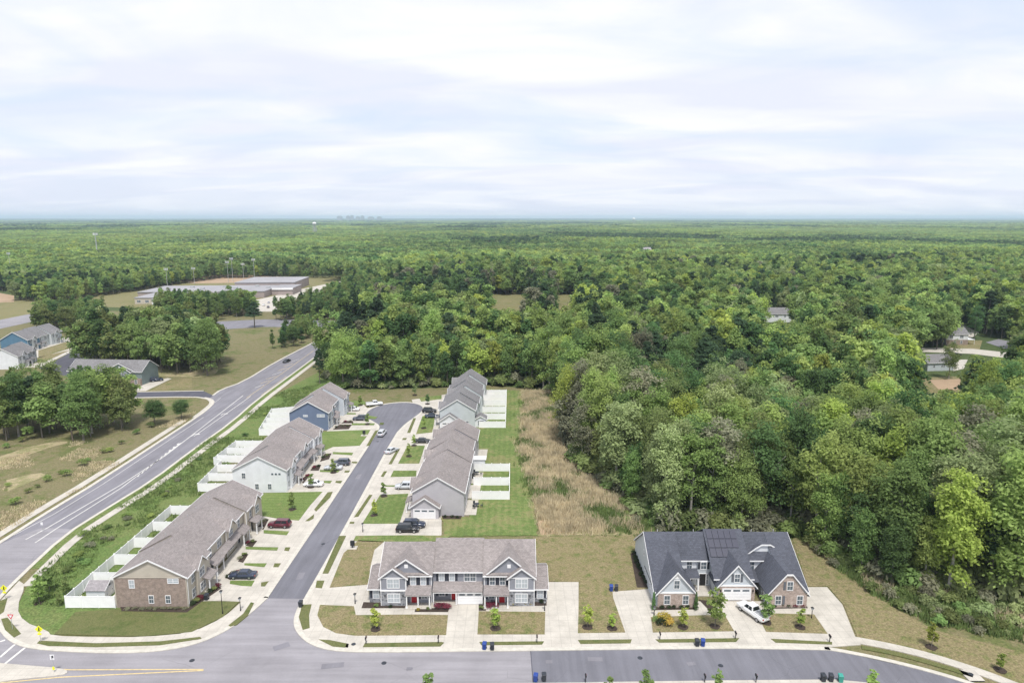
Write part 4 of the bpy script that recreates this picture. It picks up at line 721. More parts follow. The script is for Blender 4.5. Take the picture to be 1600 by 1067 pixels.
def car(kind, col, loc, rz, label, z=ZC, group=None):
    root = empty({'pickup': 'pickup_truck', 'suv': 'parked_suv', 'sedan': 'parked_car'}[kind], (loc[0], loc[1], z), rz, label, {'pickup': 'truck', 'suv': 'suv', 'sedan': 'car'}[kind], group)
    P = PAINT[col]
    S = {'sedan': dict(L=4.8, W=1.82, zb=.24, hood=.86, belt=.92, roof=1.42, tail=.98, cab=(-1.55, 1.15), top=(-.95, .35), ax=(1.42, -1.4)),
         'suv': dict(L=4.8, W=1.9, zb=.3, hood=1.02, belt=1.08, roof=1.72, tail=1.1, cab=(-2.25, 1.2), top=(-1.9, .55), ax=(1.45, -1.42)),
         'pickup': dict(L=5.8, W=2.0, zb=.42, hood=1.15, belt=1.2, roof=1.88, tail=1.18, cab=(-.75, 1.5), top=(-.5, .8), ax=(1.85, -1.75))}[kind]
    L_, W_ = S['L']/2, S['W']/2; zb, hd, be, ta = S['zb'], S['hood'], S['belt'], S['tail']
    def sec(x, w_, z0, z1): return (x, [(w_*.82, z0), (w_*.97, z0 + .1), (w_, (z0 + z1)/2), (w_*.96, z1 - .1), (w_*.84, z1)])
    b = MB(); loft(b, [sec(L_, W_*.72, zb + .14, hd - .24), sec(L_ - .12, W_*.86, zb + .04, hd - .12), sec(L_ - .5, W_*.97, zb, hd - .04), sec(S['cab'][1], W_, zb, be), sec(0, W_, zb, be), sec(S['cab'][0], W_, zb, be if kind != 'pickup' else ta), sec(-L_ + .35, W_*.97, zb, ta), sec(-L_ + .08, W_*.9, zb + .06, ta - .06), sec(-L_, W_*.82, zb + .14, ta - .2)])
    b.build('body', P, root, smooth=True)
    c0, c1 = S['cab']; t0, t1 = S['top']; wb, wt = W_*.9, W_*.68; zt = S['roof']; zB = be - .06
    MB().taper((c0, c1, -wb, wb), (t0, t1, -wt, wt), zB, zt).build('cabin', P, root)
    def pl(q, m_=.014):
        q = [Vector(p) for p in q]; n_ = (q[1] - q[0]).cross(q[2] - q[0]).normalized(); return [p + n_*m_ for p in q]
    def quad(u0, u1, v0, v1, A, B, C, D):   # bilinear patch of a cabin side
        f = lambda u, v: Vector(A)*(1-u)*(1-v) + Vector(B)*u*(1-v) + Vector(C)*u*v + Vector(D)*(1-u)*v
        return pl([f(u0, v0), f(u1, v0), f(u1, v1), f(u0, v1)])
    fw = ((c1, -wb, zB), (c1, wb, zB), (t1, wt, zt), (t1, -wt, zt)); rw = ((c0, wb, zB), (c0, -wb, zB), (t0, -wt, zt), (t0, wt, zt))
    rs = ((c0, -wb, zB), (c1, -wb, zB), (t1, -wt, zt), (t0, -wt, zt)); ls = ((c1, wb, zB), (c0, wb, zB), (t0, wt, zt), (t1, wt, zt))
    for nm, f, cuts in (('windscreen', fw, ((.06, .94),)), ('rear_window', rw, ((.08, .92),)), ('side_window', rs, ((.1, .46), (.5, .9))), ('side_window', ls, ((.1, .5), (.54, .9)))):
        for (u0, u1) in cuts: MB().add(quad(u0, u1, .16, .9, *f), [(0, 1, 2, 3)]).build(nm, K['carglass'], root)
    if kind == 'pickup':
        MB().box(-L_ + .16, c0 - .1, -W_*.78, W_*.78, ta - .02, ta + .012).build('bed_liner', K['steel'], root)
        MB().box(-L_ + .1, c0, W_*.8, W_*.93, ta - .1, ta + .1).box(-L_ + .1, c0, -W_*.93, -W_*.8, ta - .1, ta + .1).box(-L_ + .03, -L_ + .13, -W_*.9, W_*.9, ta - .4, ta + .1).build('bed_rail', P, root)
    for sx_ in S['ax']:
        for sy in (-1, 1):
            wz = .34 if kind == 'sedan' else .38; o = link('wheel', WHEELM, root, (sx_, sy*(W_ - .12), wz)); o.scale = (wz/.34, 1, wz/.34); link('rim', RIMM, o)
    for sy in (-1, 1):
        MB().box(L_ - .16, L_ - .06, sy*W_*.68 - .2, sy*W_*.68 + .2, hd - .3, hd - .15).build('headlight', K['lamp'], root); MB().box(-L_ - .01, -L_ + .09, sy*W_*.72 - .14, sy*W_*.72 + .14, ta - .34, ta - .14).build('tail_light', K['tail'], root)
        MB().box(c1 - .45, c1 - .22, sy*(W_ + .1) - .1, sy*(W_ + .1) + .1, be, be + .16).build('mirror', P, root)
    MB().box(L_ - .05, L_ + .015, -W_*.45, W_*.45, zb + .18, zb + .36).build('grille', K['black'], root)
    return root
HE = 0; HN = R(90)
car('pickup', 'white', G(1176, 962), R(116), 'white crew cab pickup parked nose-in before the garage of the dark-roofed townhouse')
car('suv', 'black', G(637, 831), HE, 'black SUV nearest the grass on the drive beside the grey townhouse'); car('suv', 'navy', G(647, 824), HE, 'navy SUV parked behind the black one by the gabled garage', group=None)
car('suv', 'maroon', G(437, 824), R(178), 'maroon SUV on the drive at the far end of the tan row'); car('sedan', 'navy', G(380, 903), R(180), 'dark blue hatchback by the tan townhouse porch')
car('sedan', 'white', G(490, 760), R(180), 'white sedan on the first drive of the white townhouse row'); car('sedan', 'silver', G(521, 734), R(180), 'silver sedan under a young tree on the drive of the white row'); car('suv', 'grey', G(533, 727), R(180), 'dark grey SUV side by side with a silver sedan')
car('suv', 'grey', G(563, 657), R(180), 'blue-grey SUV on the drive of the slate blue row'); car('sedan', 'white', G(551, 642), R(180), 'white sedan on the farthest drive of the slate blue row')
car('pickup', 'white', G(585, 634), R(20), 'white pickup parked at the rim of the turning circle', z=ZR + .02); car('suv', 'silver', G(597, 680), R(84), 'white crossover parked at the west kerb of the cul-de-sac street', z=ZR + .02); car('sedan', 'silver', G(612, 707), R(62), 'silver sedan parked at the east kerb of the cul-de-sac street', z=ZR + .02)
car('suv', 'silver', G(633, 764), R(180), 'silver SUV on the drive of the lilac grey row'); car('suv', 'black', G(671, 645), HE, 'black SUV on the drive of the pale grey-green row'); car('sedan', 'navy', G(675, 653), HE, 'navy car beside the black SUV at the pale grey-green row'); car('sedan', 'black', G(660, 692), HE, 'black car half hidden by the lilac grey townhouse roof')
car('sedan', 'black', G(448, 566), R(255), 'black car driving down the arterial road', z=ZR); car('suv', 'navy', G(245, 596), R(35), 'dark SUV at the corner of the sage townhouse', z=.13)
for k, (x_, y_, c_, lb) in enumerate(((412, 478, 'white', 'white car in the school parking lot nearest the road'), (420, 474, 'silver', 'silver car in the school parking lot'), (428, 469, 'white', 'white car in the school parking lot nearest the pines'), (419, 481, 'grey', 'grey car in the school parking lot'))): car('sedan', c_, G(x_, y_), R(100 + k*5), lb, z=.08)
car('sedan', 'black', G(1495, 556), R(15), 'dark car on the cross street by the blue-grey house', z=.08)

# ------------------------------------------------------------------ street furniture
def bin_(loc, col, label, rz=0, z=ZC):
    r = empty('wheeled_bin', (*loc, z), rz, label, 'bin', 'wheeled refuse bins')
    m = K[col]; MB().taper((-.25, .25, -.27, .24), (-.31, .31, -.36, .34), .06, 1.0).build('body', m, r); MB().taper((-.33, .33, -.39, .38), (-.26, .26, -.3, .34), 1.003, 1.12).build('lid', m, r)
    MB().box(-.28, .28, .36, .44, .9, .97).build('handle', K['darkplastic'], r)
    for s in (-1, 1): MB().tube([(s*.24, .22, .13), (s*.32, .22, .13)], .13, 10).build('wheel', K['rubber'], r)
for x_, y_, c_, lb in ((470, 949, 'darkplastic', 'dark wheeled bin standing alone at the cul-de-sac corner'), (757, 1015, 'blueplastic', 'blue wheeled bin on the kerb before the grey townhouse'), (769, 1016, 'darkplastic', 'dark wheeled bin beside a blue one before the grey townhouse'), (837, 1065, 'blueplastic', 'blue wheeled bin on the south kerb beside the road seam'), (850, 1064, 'darkplastic', 'dark wheeled bin on the south kerb beside the road seam'),
                       (955, 924, 'blueplastic', 'blue wheeled bin at the head of the side drive'), (963, 924, 'darkplastic', 'dark wheeled bin at the head of the side drive'), (1089, 1010, 'darkplastic', 'dark wheeled bin on the kerb before the dark-roofed townhouse'), (1098, 1010, 'blueplastic', 'blue wheeled bin on the kerb before the dark-roofed townhouse'),
                       (1286, 1065, 'darkplastic', 'dark wheeled bin, outer of two dark ones beside a green bin'), (1298, 1065, 'darkplastic', 'dark wheeled bin standing right beside a green bin'), (1313, 1066, 'greenplastic', 'green wheeled bin on the south kerb'), (323, 938, 'darkplastic', 'dark wheeled bin by the brick corner of the tan row')):
    bin_(G(x_, y_), c_, lb, R(random.uniform(-12, 12)))
def mailbox(loc, label, rz=0, z=ZC):
    r = empty('mailbox', (*loc, z), rz, label, 'mailbox', 'mailboxes along the verge'); MB().box(-.05, .05, -.05, .05, 0, 1.0).box(-.05, .05, -.35, .35, .82, .88).build('post', K['black'], r)
    a = [(-.11, .97), (.11, .97), (.11, 1.12)] + [(.11*math.cos(t), 1.12 + .11*math.sin(t)) for t in (R(45), R(90), R(135))] + [(-.11, 1.12)]; MB().py(a, -.3, .3).build('box', K['black'], r); MB().box(.112, .125, -.02, .02, 1.05, 1.3).build('flag', K['signred'], r)
for x_, y_, lb in ((572, 1007, 'black mailbox by the storm drain before the grey townhouse'), (685, 1006, 'black mailbox left of the middle drive of the grey townhouse'), (839, 1005, 'black mailbox between the grey townhouse and its side drive'), (1031, 1000, 'black mailbox left on the verge of the dark-roofed townhouse'), (1149, 999, 'black mailbox at the drive with the white pickup'), (1296, 1004, 'black mailbox at the east drive of the dark-roofed townhouse'),
                   (915, 1067, 'black mailbox on the south verge facing the straw lawn'), (1101, 1067, 'black mailbox on the south verge facing two kerbside bins'), (1181, 1067, 'black mailbox on the south verge facing the white pickup')): mailbox(G(x_, y_), lb)
def pedestal(loc, label):
    r = empty('cluster_mailbox', (*loc, ZC), 0, label, 'mailbox', 'cluster mailboxes'); MB().box(-.9, .9, -.7, .7, 0, .1).build('pad', K['conc'], r); MB().box(-.1, .1, -.1, .1, .1, .6).build('pedestal', K['black'], r); MB().box(-.4, .4, -.25, .25, .6, 1.5).build('cabinet', K['black'], r)
    for i in range(3): MB().box(-.34, .34, -.27, -.252, .66 + i*.27, .88 + i*.27).build('box_door', K['darkplastic'], r)
pedestal(G(551, 857), 'black cluster mailbox on a pad by the straw side lawn'); pedestal(G(569, 681), 'black cluster mailbox on the lawn before the slate blue row')
def lamp_post(loc, h, label, z=.15):
    r = empty('lamp_post', (*loc, z), 0, label, 'lamp post', 'black lamp posts'); MB().tube([(0, 0, 0), (0, 0, .5), (0, 0, h - .45)], [.11, .07, .05], 8).build('pole', K['black'], r); MB().taper((-.12, .12, -.12, .12), (-.2, .2, -.2, .2), h - .45, h - .1).build('lantern', K['blind'], r); MB().taper((-.24, .24, -.24, .24), (-.04, .04, -.04, .04), h - .097, h + .08).build('cap', K['black'], r)
for x_, y_, h, lb in ((348, 960, 4.2, 'tall black lamp post on the lawn by the brick end wall'), (555, 944, 1.9, 'short black lamp post at the west drive of the grey townhouse'), (851, 955, 1.9, 'short black lamp post at the east bed of the grey townhouse'), (567, 832, 2.0, 'short black lamp post on the drive with two dark SUVs'), (1268, 967, 2.0, 'short black lamp post at the east drive of the dark-roofed townhouse'), (1022, 962, 1.6, 'short black lamp post at the west drive of the dark-roofed townhouse'), (376, 955, 2.4, 'thin black lamp post on the corner sidewalk')): lamp_post(G(x_, y_), h, lb)
def sign(loc, kind, label, h=2.2, rz=0):
    r = empty('road_sign', (*loc, .15), rz, label, 'sign'); MB().tube([(0, 0, 0), (0, 0, h + .6)], .035, 6).build('post', K['steel'], r)
    if kind == 'ped':
        s = .62; o = MB().py([(0, h - s), (s, h), (0, h + s), (-s, h)], -.07, -.04).build('face', K['yellow'], r); mb = MB()
        mb.py([(-.07, h + .22), (.07, h + .22), (.07, h + .36), (-.07, h + .36)], -.085, -.072); mb.py([(-.1, h - .05), (.08, h - .05), (.1, h + .18), (-.06, h + .18)], -.085, -.072); mb.py([(-.2, h - .38), (-.1, h - .38), (.02, h - .06), (-.1, h - .06)], -.085, -.072); mb.py([(.13, h - .38), (.22, h - .38), (.08, h - .06), (-.02, h - .06)], -.0845, -.0715); mb.py([(.1, h + .12), (.28, h - .02), (.3, h + .03), (.1, h + .18)], -.085, -.072); mb.build('walking_figure', K['black'], o)
        MB().py([(-.3, h - .95), (.3, h - .95), (.3, h - .65), (-.3, h - .65)], -.07, -.04).build('arrow_plate', K['yellow'], r)
    elif kind == 'yield':
        o = MB().py([(-.5, h + .4), (0, h - .45), (.5, h + .4)], -.07, -.04).build('face', K['signred'], r); MB().py([(-.28, h + .27), (0, h - .2), (.28, h + .27)], -.085, -.072).build('centre', K['white'], o)
    elif kind == 'keep':
        o = MB().py([(-.3, h - .4), (.3, h - .4), (.3, h + .4), (-.3, h + .4)], -.07, -.04).build('face', K['white'], r); mb = MB(); mb.py([(-.06, h - .3), (.02, h - .3), (.02, h), (-.06, h)], -.085, -.072); mb.py([(-.16, h + .1), (.18, h - .12), (.2, h + .12), (.1, h + .3)], -.085, -.072); mb.build('arrow', K['black'], o); MB().py([(-.15, .4), (.15, .4), (.15, .9), (-.15, .9)], -.065, -.04).build('marker', K['yellow'], r)
    else: MB().py([(-.25, h - .3), (.25, h - .3), (.25, h + .3), (-.25, h + .3)], -.07, -.04).build('face', K['white'], r)
    return r
sign(G(9, 938), 'ped', 'yellow-green pedestrian sign on the far side of the corner crosswalk'); sign(G(64, 1004), 'ped', 'yellow-green pedestrian sign on the near side of the corner crosswalk'); sign(G(20, 984), 'yield', 'red and white yield sign at the corner island'); sign(G(85, 1051), 'keep', 'white keep-right sign with yellow marker on the median island', 2.4)
sign(G(67, 830), 'plain', 'small white road sign on the arterial verge', 1.6); sign(G(517, 503), 'plain', 'small white sign at the far road junction', 2.6)
up = empty('utility_pole', (-128.3, 191, 0), 0, 'bare wooden utility pole with a crossarm in the meadow', 'utility pole'); MB().tube([(0, 0, 0), (0, 0, 11.5)], [.19, .12], 8).build('pole', K['wood'], up); MB().box(-1.3, 1.3, -.07, .07, 10.2, 10.35).build('crossarm', K['wood'], up); [MB().tube([(x_, 0, 10.35), (x_, 0, 10.6)], .06, 6).build('insulator', K['steel'], up) for x_ in (-1.15, -.5, .5, 1.15)]
for x_, y_, zt, lb in ((262, 452, 18, 'tall field light pole at the west edge of the ball field'), (304, 444, 15, 'field light pole by the trees at the ball field corner'), (357, 441, 20, 'field light pole, one of two standing close together, with wide lamp bank'), (364, 440, 23, 'tallest field light pole of the close pair'), (381, 439, 17, 'field light pole between the close pair and the lone east pole'), (398, 440, 22, 'lone east field light pole before the pines'), (18, 434, 26, 'field light pole above the trees at the far west ball field')):
    X_, Y_ = G(x_, y_); r = empty('field_light_pole', (X_, Y_, 0), 0, lb, 'light pole', 'field light poles'); MB().tube([(0, 0, 0), (0, 0, zt)], [.22, .15], 7).build('pole', K['steel'], r); MB().box(-1.8, 1.8, -.15, .15, zt - .6, zt - .3).box(-1.8, 1.8, -.15, .15, zt + .5, zt + .8).build('crossarm', K['steel'], r); [MB().box(-.35, .35, -.3, .2, 0, .6).build('floodlight', K['lamp'], r, (-1.4 + q % 3*1.4, -.2, zt - .3 + (q // 3)*1.1)) for q in range(6)]
ct = empty('cell_tower', (-640, 1060, 0), 0, 'slim pale cell tower with antenna cluster above the western woods', 'tower'); MB().tube([(0, 0, 0), (0, 0, 42.5)], [1.0, .55], 8).build('mast', K['steel'], ct)
for q in range(3):
    a = q*2*math.pi/3; MB().box(-2.4, 2.4, -.15, .15, -.2, .2).build('antenna_mount', K['steel'], ct, (2*math.cos(a), 2*math.sin(a), 40.5), a + R(90)); [MB().box(-.35, .35, -.2, .2, -1.6, 1.6).build('antenna', K['white'], ct, (2.3*math.cos(a) - s*math.sin(a), 2.3*math.sin(a) + s*math.cos(a), 40.5), a + R(90)) for s in (-1.9, 0, 1.9)]
def water_tower(loc, zt, r0, label):
    t = empty('water_tower', (*loc, 0), 0, label, 'water tower'); pr = [(0, -r0*.75), (r0*.6, -r0*.62), (r0, -r0*.2), (r0, r0*.2), (r0*.62, r0*.6), (0, r0*.72)]; n = 16; vs = []; fs = []
    for (rr, z_) in pr: vs += [(max(rr, .01)*math.cos(2*math.pi*k/n), max(rr, .01)*math.sin(2*math.pi*k/n), zt + z_) for k in range(n)]
    for i in range(len(pr) - 1): fs += [(i*n + k, i*n + (k+1) % n, (i+1)*n + (k+1) % n, (i+1)*n + k) for k in range(n)]
    MB().add(vs, fs).build('tank', K['white'], t, smooth=True)
    for k in range(6): a = k*math.pi/3; MB().tube([(r0*1.15*math.cos(a), r0*1.15*math.sin(a), 0), (r0*.85*math.cos(a), r0*.85*math.sin(a), zt - r0*.3)], .7, 6).build('leg', K['steel'], t)
    MB().tube([(0, 0, 0), (0, 0, zt - r0*.7)], 1.2, 8).build('riser', K['steel'], t)
water_tower((-728, 2550), 46, 7, 'white water tower on legs above the distant northern woods'); water_tower((1090, 6200), 60, 14, 'white water tower on the far horizon over the woods')
for k, (x_, zt, wd) in enumerate(((535, 112, 90), (548, 118, 60), (554, 126, 50), (563, 106, 70), (570, 120, 60), (583, 100, 110), (596, 104, 80))):
    Y_ = 13000 + k*60; r = empty('skyline_tower', ((x_ - 800)/FPX*Y_*1.0, Y_, 0), 0, ['broad stepped tower at the west end of the hazy skyline', 'second hazy skyline tower from its west end', 'tallest hazy tower of the distant skyline', 'short hazy tower just east of the tallest skyline tower', 'tall hazy tower east of the skyline middle', 'wide low block in the hazy skyline', 'low block closing the hazy skyline at its east end'][k], 'building'); MB().box(-wd/2, wd/2, -30, 30, 0, zt - 10).build('shaft', K['schoolroof'], r); MB().box(-wd*.3, wd*.3, -18, 18, zt - 10.0, zt).build('crown', K['schoolroof'], r)
# storm drains, manhole, patio furniture
for x_, y_ in ((552, 1009), (1518, 1056)):
    r = empty('storm_drain', (*G(x_, y_), .1), 0, 'concrete storm drain inlet with iron cover, %s' % ('by the mailbox before the grey townhouse' if x_ < 800 else 'at the bend of the front street'), 'drain', 'storm drains'); MB().box(-1.1, 1.1, -1.2, 1.2, -.1, .1).build('slab', K['conc'], r); MB().tube([(0, .2, .1), (0, .2, .13)], .35, 14).build('cover', K['darkplastic'], r); MB().box(-1.0, 1.0, -1.26, -1.205, -.06, .06).build('inlet', K['black'], r)
for x_, y_, lb in ((745, 743, 'dark patio chair and table set in the nearer walled yard of the lilac row'), (745, 793, 'patio set outside the fence by the end of the lilac row'), (1e3, 0, '')):
    if y_ == 0: continue
    X_, Y_ = G(x_, y_); t = empty('patio_table', (X_, Y_, .25), 0, lb.replace('chair and table set', 'table').replace('patio set', 'dark patio table'), 'table'); MB().tube([(0, 0, .68), (0, 0, .74)], .6, 12).build('top', K['darkplastic'], t); MB().tube([(0, 0, 0), (0, 0, .68)], .06).build('leg', K['black'], t)
    for k in range(3):
        a = k*2.1; c = empty('patio_chair', (X_ + 1.1*math.cos(a), Y_ + 1.1*math.sin(a), .25), a + R(90), 'dark patio chair round the table %s' % ('in the fenced yard' if x_ == 745 and y_ == 743 else 'outside the fence'), 'chair', 'patio chairs'); MB().box(-.25, .25, -.25, .25, .4, .46).build('seat', K['darkplastic'], c); MB().box(-.25, .25, -.28, -.22, .46, .95).build('backrest', K['darkplastic'], c); [MB().box(sx_*.22 - .02, sx_*.22 + .02, sy*.22 - .02, sy*.22 + .02, 0, .4).build('leg', K['black'], c) for sx_ in (-1, 1) for sy in (-1, 1)]
gr = empty('covered_grill', (*G(737, 748), .25), 0, 'black covered grill against the rear wall of the lilac row', 'grill'); MB().taper((-.6, .6, -.35, .35), (-.5, .5, -.25, .25), 0, 1.1).build('cover', K['black'], gr); MB().box(-.62, .62, -.37, .37, .003, .06).build('hem', K['darkplastic'], gr)

# ------------------------------------------------------------------ trees
rng = np.random.default_rng(11)
def quads_mesh(name, P, mats, midx=None, extra=None):
    """P: (n,4,3) quads -> mesh; extra: MB appended with the next material index"""
    n = len(P); v = P.reshape(-1, 3); me = bpy.data.meshes.new(name)
    ev = np.array(extra.v, float).reshape(-1, 3) if extra else np.zeros((0, 3)); ef = extra.f if extra else []
    me.vertices.add(len(v) + len(ev)); me.vertices.foreach_set('co', np.concatenate([v, ev]).ravel())
    li = np.concatenate([np.arange(4*n)] + [np.array(f) + 4*n for f in ef]).astype(np.int32); me.loops.add(len(li)); me.loops.foreach_set('vertex_index', li)
    tot = np.concatenate([np.full(n, 4), [len(f) for f in ef]]).astype(np.int32); st = np.concatenate([[0], np.cumsum(tot)[:-1]]).astype(np.int32)
    me.polygons.add(len(tot)); me.polygons.foreach_set('loop_start', st); me.polygons.foreach_set('loop_total', tot)
    for m in mats: me.materials.append(m)
    mi = np.zeros(len(tot), np.int32)
    if midx is not None: mi[:n] = midx
    if extra: mi[n:] = len(mats) - 1
    me.polygons.foreach_set('material_index', mi); me.update(calc_edges=True); me.validate(); return me
def leaves(cent, rad, per, size, core, flat=1.0, rnd=.65):
    """leaf sprays on the shells of clumps: cent (k,3), rad (k,)"""
    k = len(cent); idx = np.repeat(np.arange(k), per); n = len(idx)
    d = rng.normal(size=(n, 3)); d /= np.linalg.norm(d, axis=1)[:, None]; d[:, 2] = np.where(d[:, 2] < -.35, -d[:, 2], d[:, 2])
    r = rad[idx] * (rng.uniform(.45, 1.1, n) + .3*rng.random(n)**4); off = d * r[:, None]; off[:, 2] *= flat
    p = cent[idx] + off
    out_ = p - core; out_ /= np.linalg.norm(out_, axis=1)[:, None] + 1e-6
    nn = d * .55 + out_ * .5 + np.array([0, 0, .35]) + rng.normal(size=(n, 3)) * rnd; nn /= np.linalg.norm(nn, axis=1)[:, None]
    a = np.cross(nn, rng.normal(size=(n, 3))); a /= np.linalg.norm(a, axis=1)[:, None]; b = np.cross(nn, a)
    s = size * rng.uniform(.55, 1.3, n)[:, None]
    return np.stack([p - a*s, p - b*s*.55, p + a*s, p + b*s*.55], 1)
def crown(kind, nl, size, nc=42):
    H = 20.0
    if kind == 'pine':
        c = []; rr = []
        for i in range(nc):
            t = rng.uniform(0, 1)**.8; z = H*(.42 + .56*t); R_ = 3.6*(1 - t)**.7 + .4; a = rng.uniform(0, 6.28); q = R_*rng.uniform(.45, 1)
            c.append((q*math.cos(a), q*math.sin(a), z)); rr.append(rng.uniform(.8, 1.35)*(1.15 - .45*t))
        return leaves(np.array(c), np.array(rr), nl // nc, size, np.array([0, 0, H*.6]), .62)
    par = {'round': (.53, .44, .205), 'wide': (.54, .43, .255), 'tall': (.52, .47, .145), 'open': (.56, .42, .18)}[kind]
    cz, rz_, rx = par[0]*H, par[1]*H, par[2]*H
    d = rng.normal(size=(nc*3, 3)); d /= np.linalg.norm(d, axis=1)[:, None]; d = d[d[:, 2] > -.75][:nc]
    lob = 1 + .24*np.sin(3*np.arctan2(d[:, 1], d[:, 0]) + rng.uniform(0, 6)) * np.cos(2.5*d[:, 2] + rng.uniform(0, 6))
    q = (rng.uniform(.25, 1, len(d))**.45) * lob
    c = np.stack([d[:, 0]*rx*q, d[:, 1]*rx*q, cz + d[:, 2]*rz_*q], 1)
    if kind == 'open': c[:, 2] += rng.normal(size=len(c))*1.0
    rr = rng.uniform(.085, .15, len(d)) * H * (rx / (.235*H))**.6 * (.72 if kind == 'open' else .86)
    return leaves(c, rr, nl // len(d), size, np.array([0, 0, cz - 1.5]), .85)
def trunk(kind, n=6, limbs=6):
    m = MB(); lean = rng.uniform(-.5, .5, 2); top = .96 if kind == 'pine' else .8
    m.tube([(0, 0, -.3), (0, 0, .6), (lean[0]*.4, lean[1]*.4, 7), (lean[0], lean[1], 20*top)], [.42, .3, .22, .05], n)
    for i in range(limbs):
        z = rng.uniform(6.5, 13); a = rng.uniform(0, 6.28); ln = rng.uniform(2, 4.2) if kind != 'tall' else rng.uniform(1.5, 2.6); t = z/20
        m.tube([(lean[0]*t, lean[1]*t, z), (lean[0]*t + ln*.5*math.cos(a), lean[1]*t + ln*.5*math.sin(a), z + ln*.5), (lean[0]*t + ln*math.cos(a), lean[1]*t + ln*math.sin(a), z + ln*1.2)], [.13, .08, .03], max(4, n - 2))
    return m
KINDS = ['round', 'tall', 'wide', 'tall', 'open', 'round', 'tall', 'open', 'pine', 'pine']
LOD0 = [(k, quads_mesh('crown', crown(k, 9000 if k != 'open' else 4600, .29, 80), [LEAF['mid']]), trunk(k).mesh('trunk', K['palebark'] if k in ('tall', 'open') else K['bark'])) for k in KINDS]
HID = bpy.data.collections.new('tree_sources'); 
LODI = {}
def hid(name, me): o = bpy.data.objects.new(name, me); HID.objects.link(o); return o
SPEC = ['lime', 'spring', 'mid', 'deep', 'sage', 'olive', 'twig', 'pine']
_n = 0
for sp in SPEC:
    for k in (['pine', 'pine'] if sp == 'pine' else ['round', 'wide', 'tall', 'open'] if sp != 'twig' else ['open', 'tall']):
        me = quads_mesh('tree', crown(k, 2400, .58, 40), [LEAF[sp], K['bark']], extra=trunk(k, 4, 2)); hid('a%02d' % _n, me); LODI.setdefault(sp, []).append(_n); _n += 1
def patch(wd, cell, mix):
    P = []; M_ = []; g = int(wd / cell)
    for i in range(g):
        for j in range(g):
            sp = rng.choice(len(mix), p=mix); x = (i + .5 - g/2)*cell + rng.uniform(-.4, .4)*cell; y = (j + .5 - g/2)*cell + rng.uniform(-.4, .4)*cell; h = rng.uniform(13, 20); r0 = cell*rng.uniform(.58, .85)
            if sp == 7: r0 *= .6; h += 2
            n = 5; d = rng.normal(size=(n, 3)); d /= np.linalg.norm(d, axis=1)[:, None]; d[:, 2] = abs(d[:, 2])
            c = np.array([x, y, h - r0*1.1]) + d*np.array([r0*.55, r0*.55, r0*.5]); q = leaves(c, np.full(n, r0*.55), 17, r0*.30, np.array([x, y, h - r0*1.6]), .9); P.append(q); M_ += [sp]*len(q)
    return quads_mesh('canopy', np.concatenate(P), [LEAF[s] for s in SPEC], np.array(M_))
MIXES = [[.04, .34, .46, .10, .06, 0, 0, 0], [0, .14, .46, .28, .04, .08, 0, 0], [0, .02, .16, .44, 0, .08, 0, .30], [.14, .58, .24, 0, .04, 0, 0, 0]]
PATCHI = []
for mx_ in MIXES: hid('p%02d' % len(PATCHI), patch(60, 7.2, mx_)); PATCHI.append(_n + len(PATCHI))
def instancer(name, pts, idx, rot, scl, label):
    """one 'stuff' object: tree meshes instanced on points"""
    me = bpy.data.meshes.new(name); me.vertices.add(len(pts)); me.vertices.foreach_set('co', np.asarray(pts, float).ravel())
    for nm, ty, ar in (('idx', 'INT', idx), ('rot', 'FLOAT_VECTOR', rot), ('scl', 'FLOAT_VECTOR', scl)):
        at = me.attributes.new(nm, ty, 'POINT'); at.data.foreach_set('value' if ty == 'INT' else 'vector', np.asarray(ar).ravel())
    o = link(name, me); tag(o, label, 'forest', kind='stuff')
    g = bpy.data.node_groups.new(name, 'GeometryNodeTree'); g.interface.new_socket('Geometry', in_out='INPUT', socket_type='NodeSocketGeometry'); g.interface.new_socket('Geometry', in_out='OUTPUT', socket_type='NodeSocketGeometry')
    gi = g.nodes.new('NodeGroupInput'); go = g.nodes.new('NodeGroupOutput'); ci = g.nodes.new('GeometryNodeCollectionInfo'); ci.inputs['Collection'].default_value = HID; ci.inputs['Separate Children'].default_value = True; ci.inputs['Reset Children'].default_value = True
    ip = g.nodes.new('GeometryNodeInstanceOnPoints'); ip.inputs['Pick Instance'].default_value = True
    g.links.new(gi.outputs[0], ip.inputs['Points']); g.links.new(ci.outputs[0], ip.inputs['Instance'])
    for nm, ty, sk in (('idx', 'INT', 'Instance Index'), ('rot', 'FLOAT_VECTOR', 'Rotation'), ('scl', 'FLOAT_VECTOR', 'Scale')):
        na = g.nodes.new('GeometryNodeInputNamedAttribute'); na.data_type = ty; na.inputs['Name'].default_value = nm; g.links.new(na.outputs['Attribute'], ip.inputs[sk])
    g.links.new(ip.outputs[0], go.inputs[0]); md = o.modifiers.new('instances', 'NODES'); md.node_group = g; return o

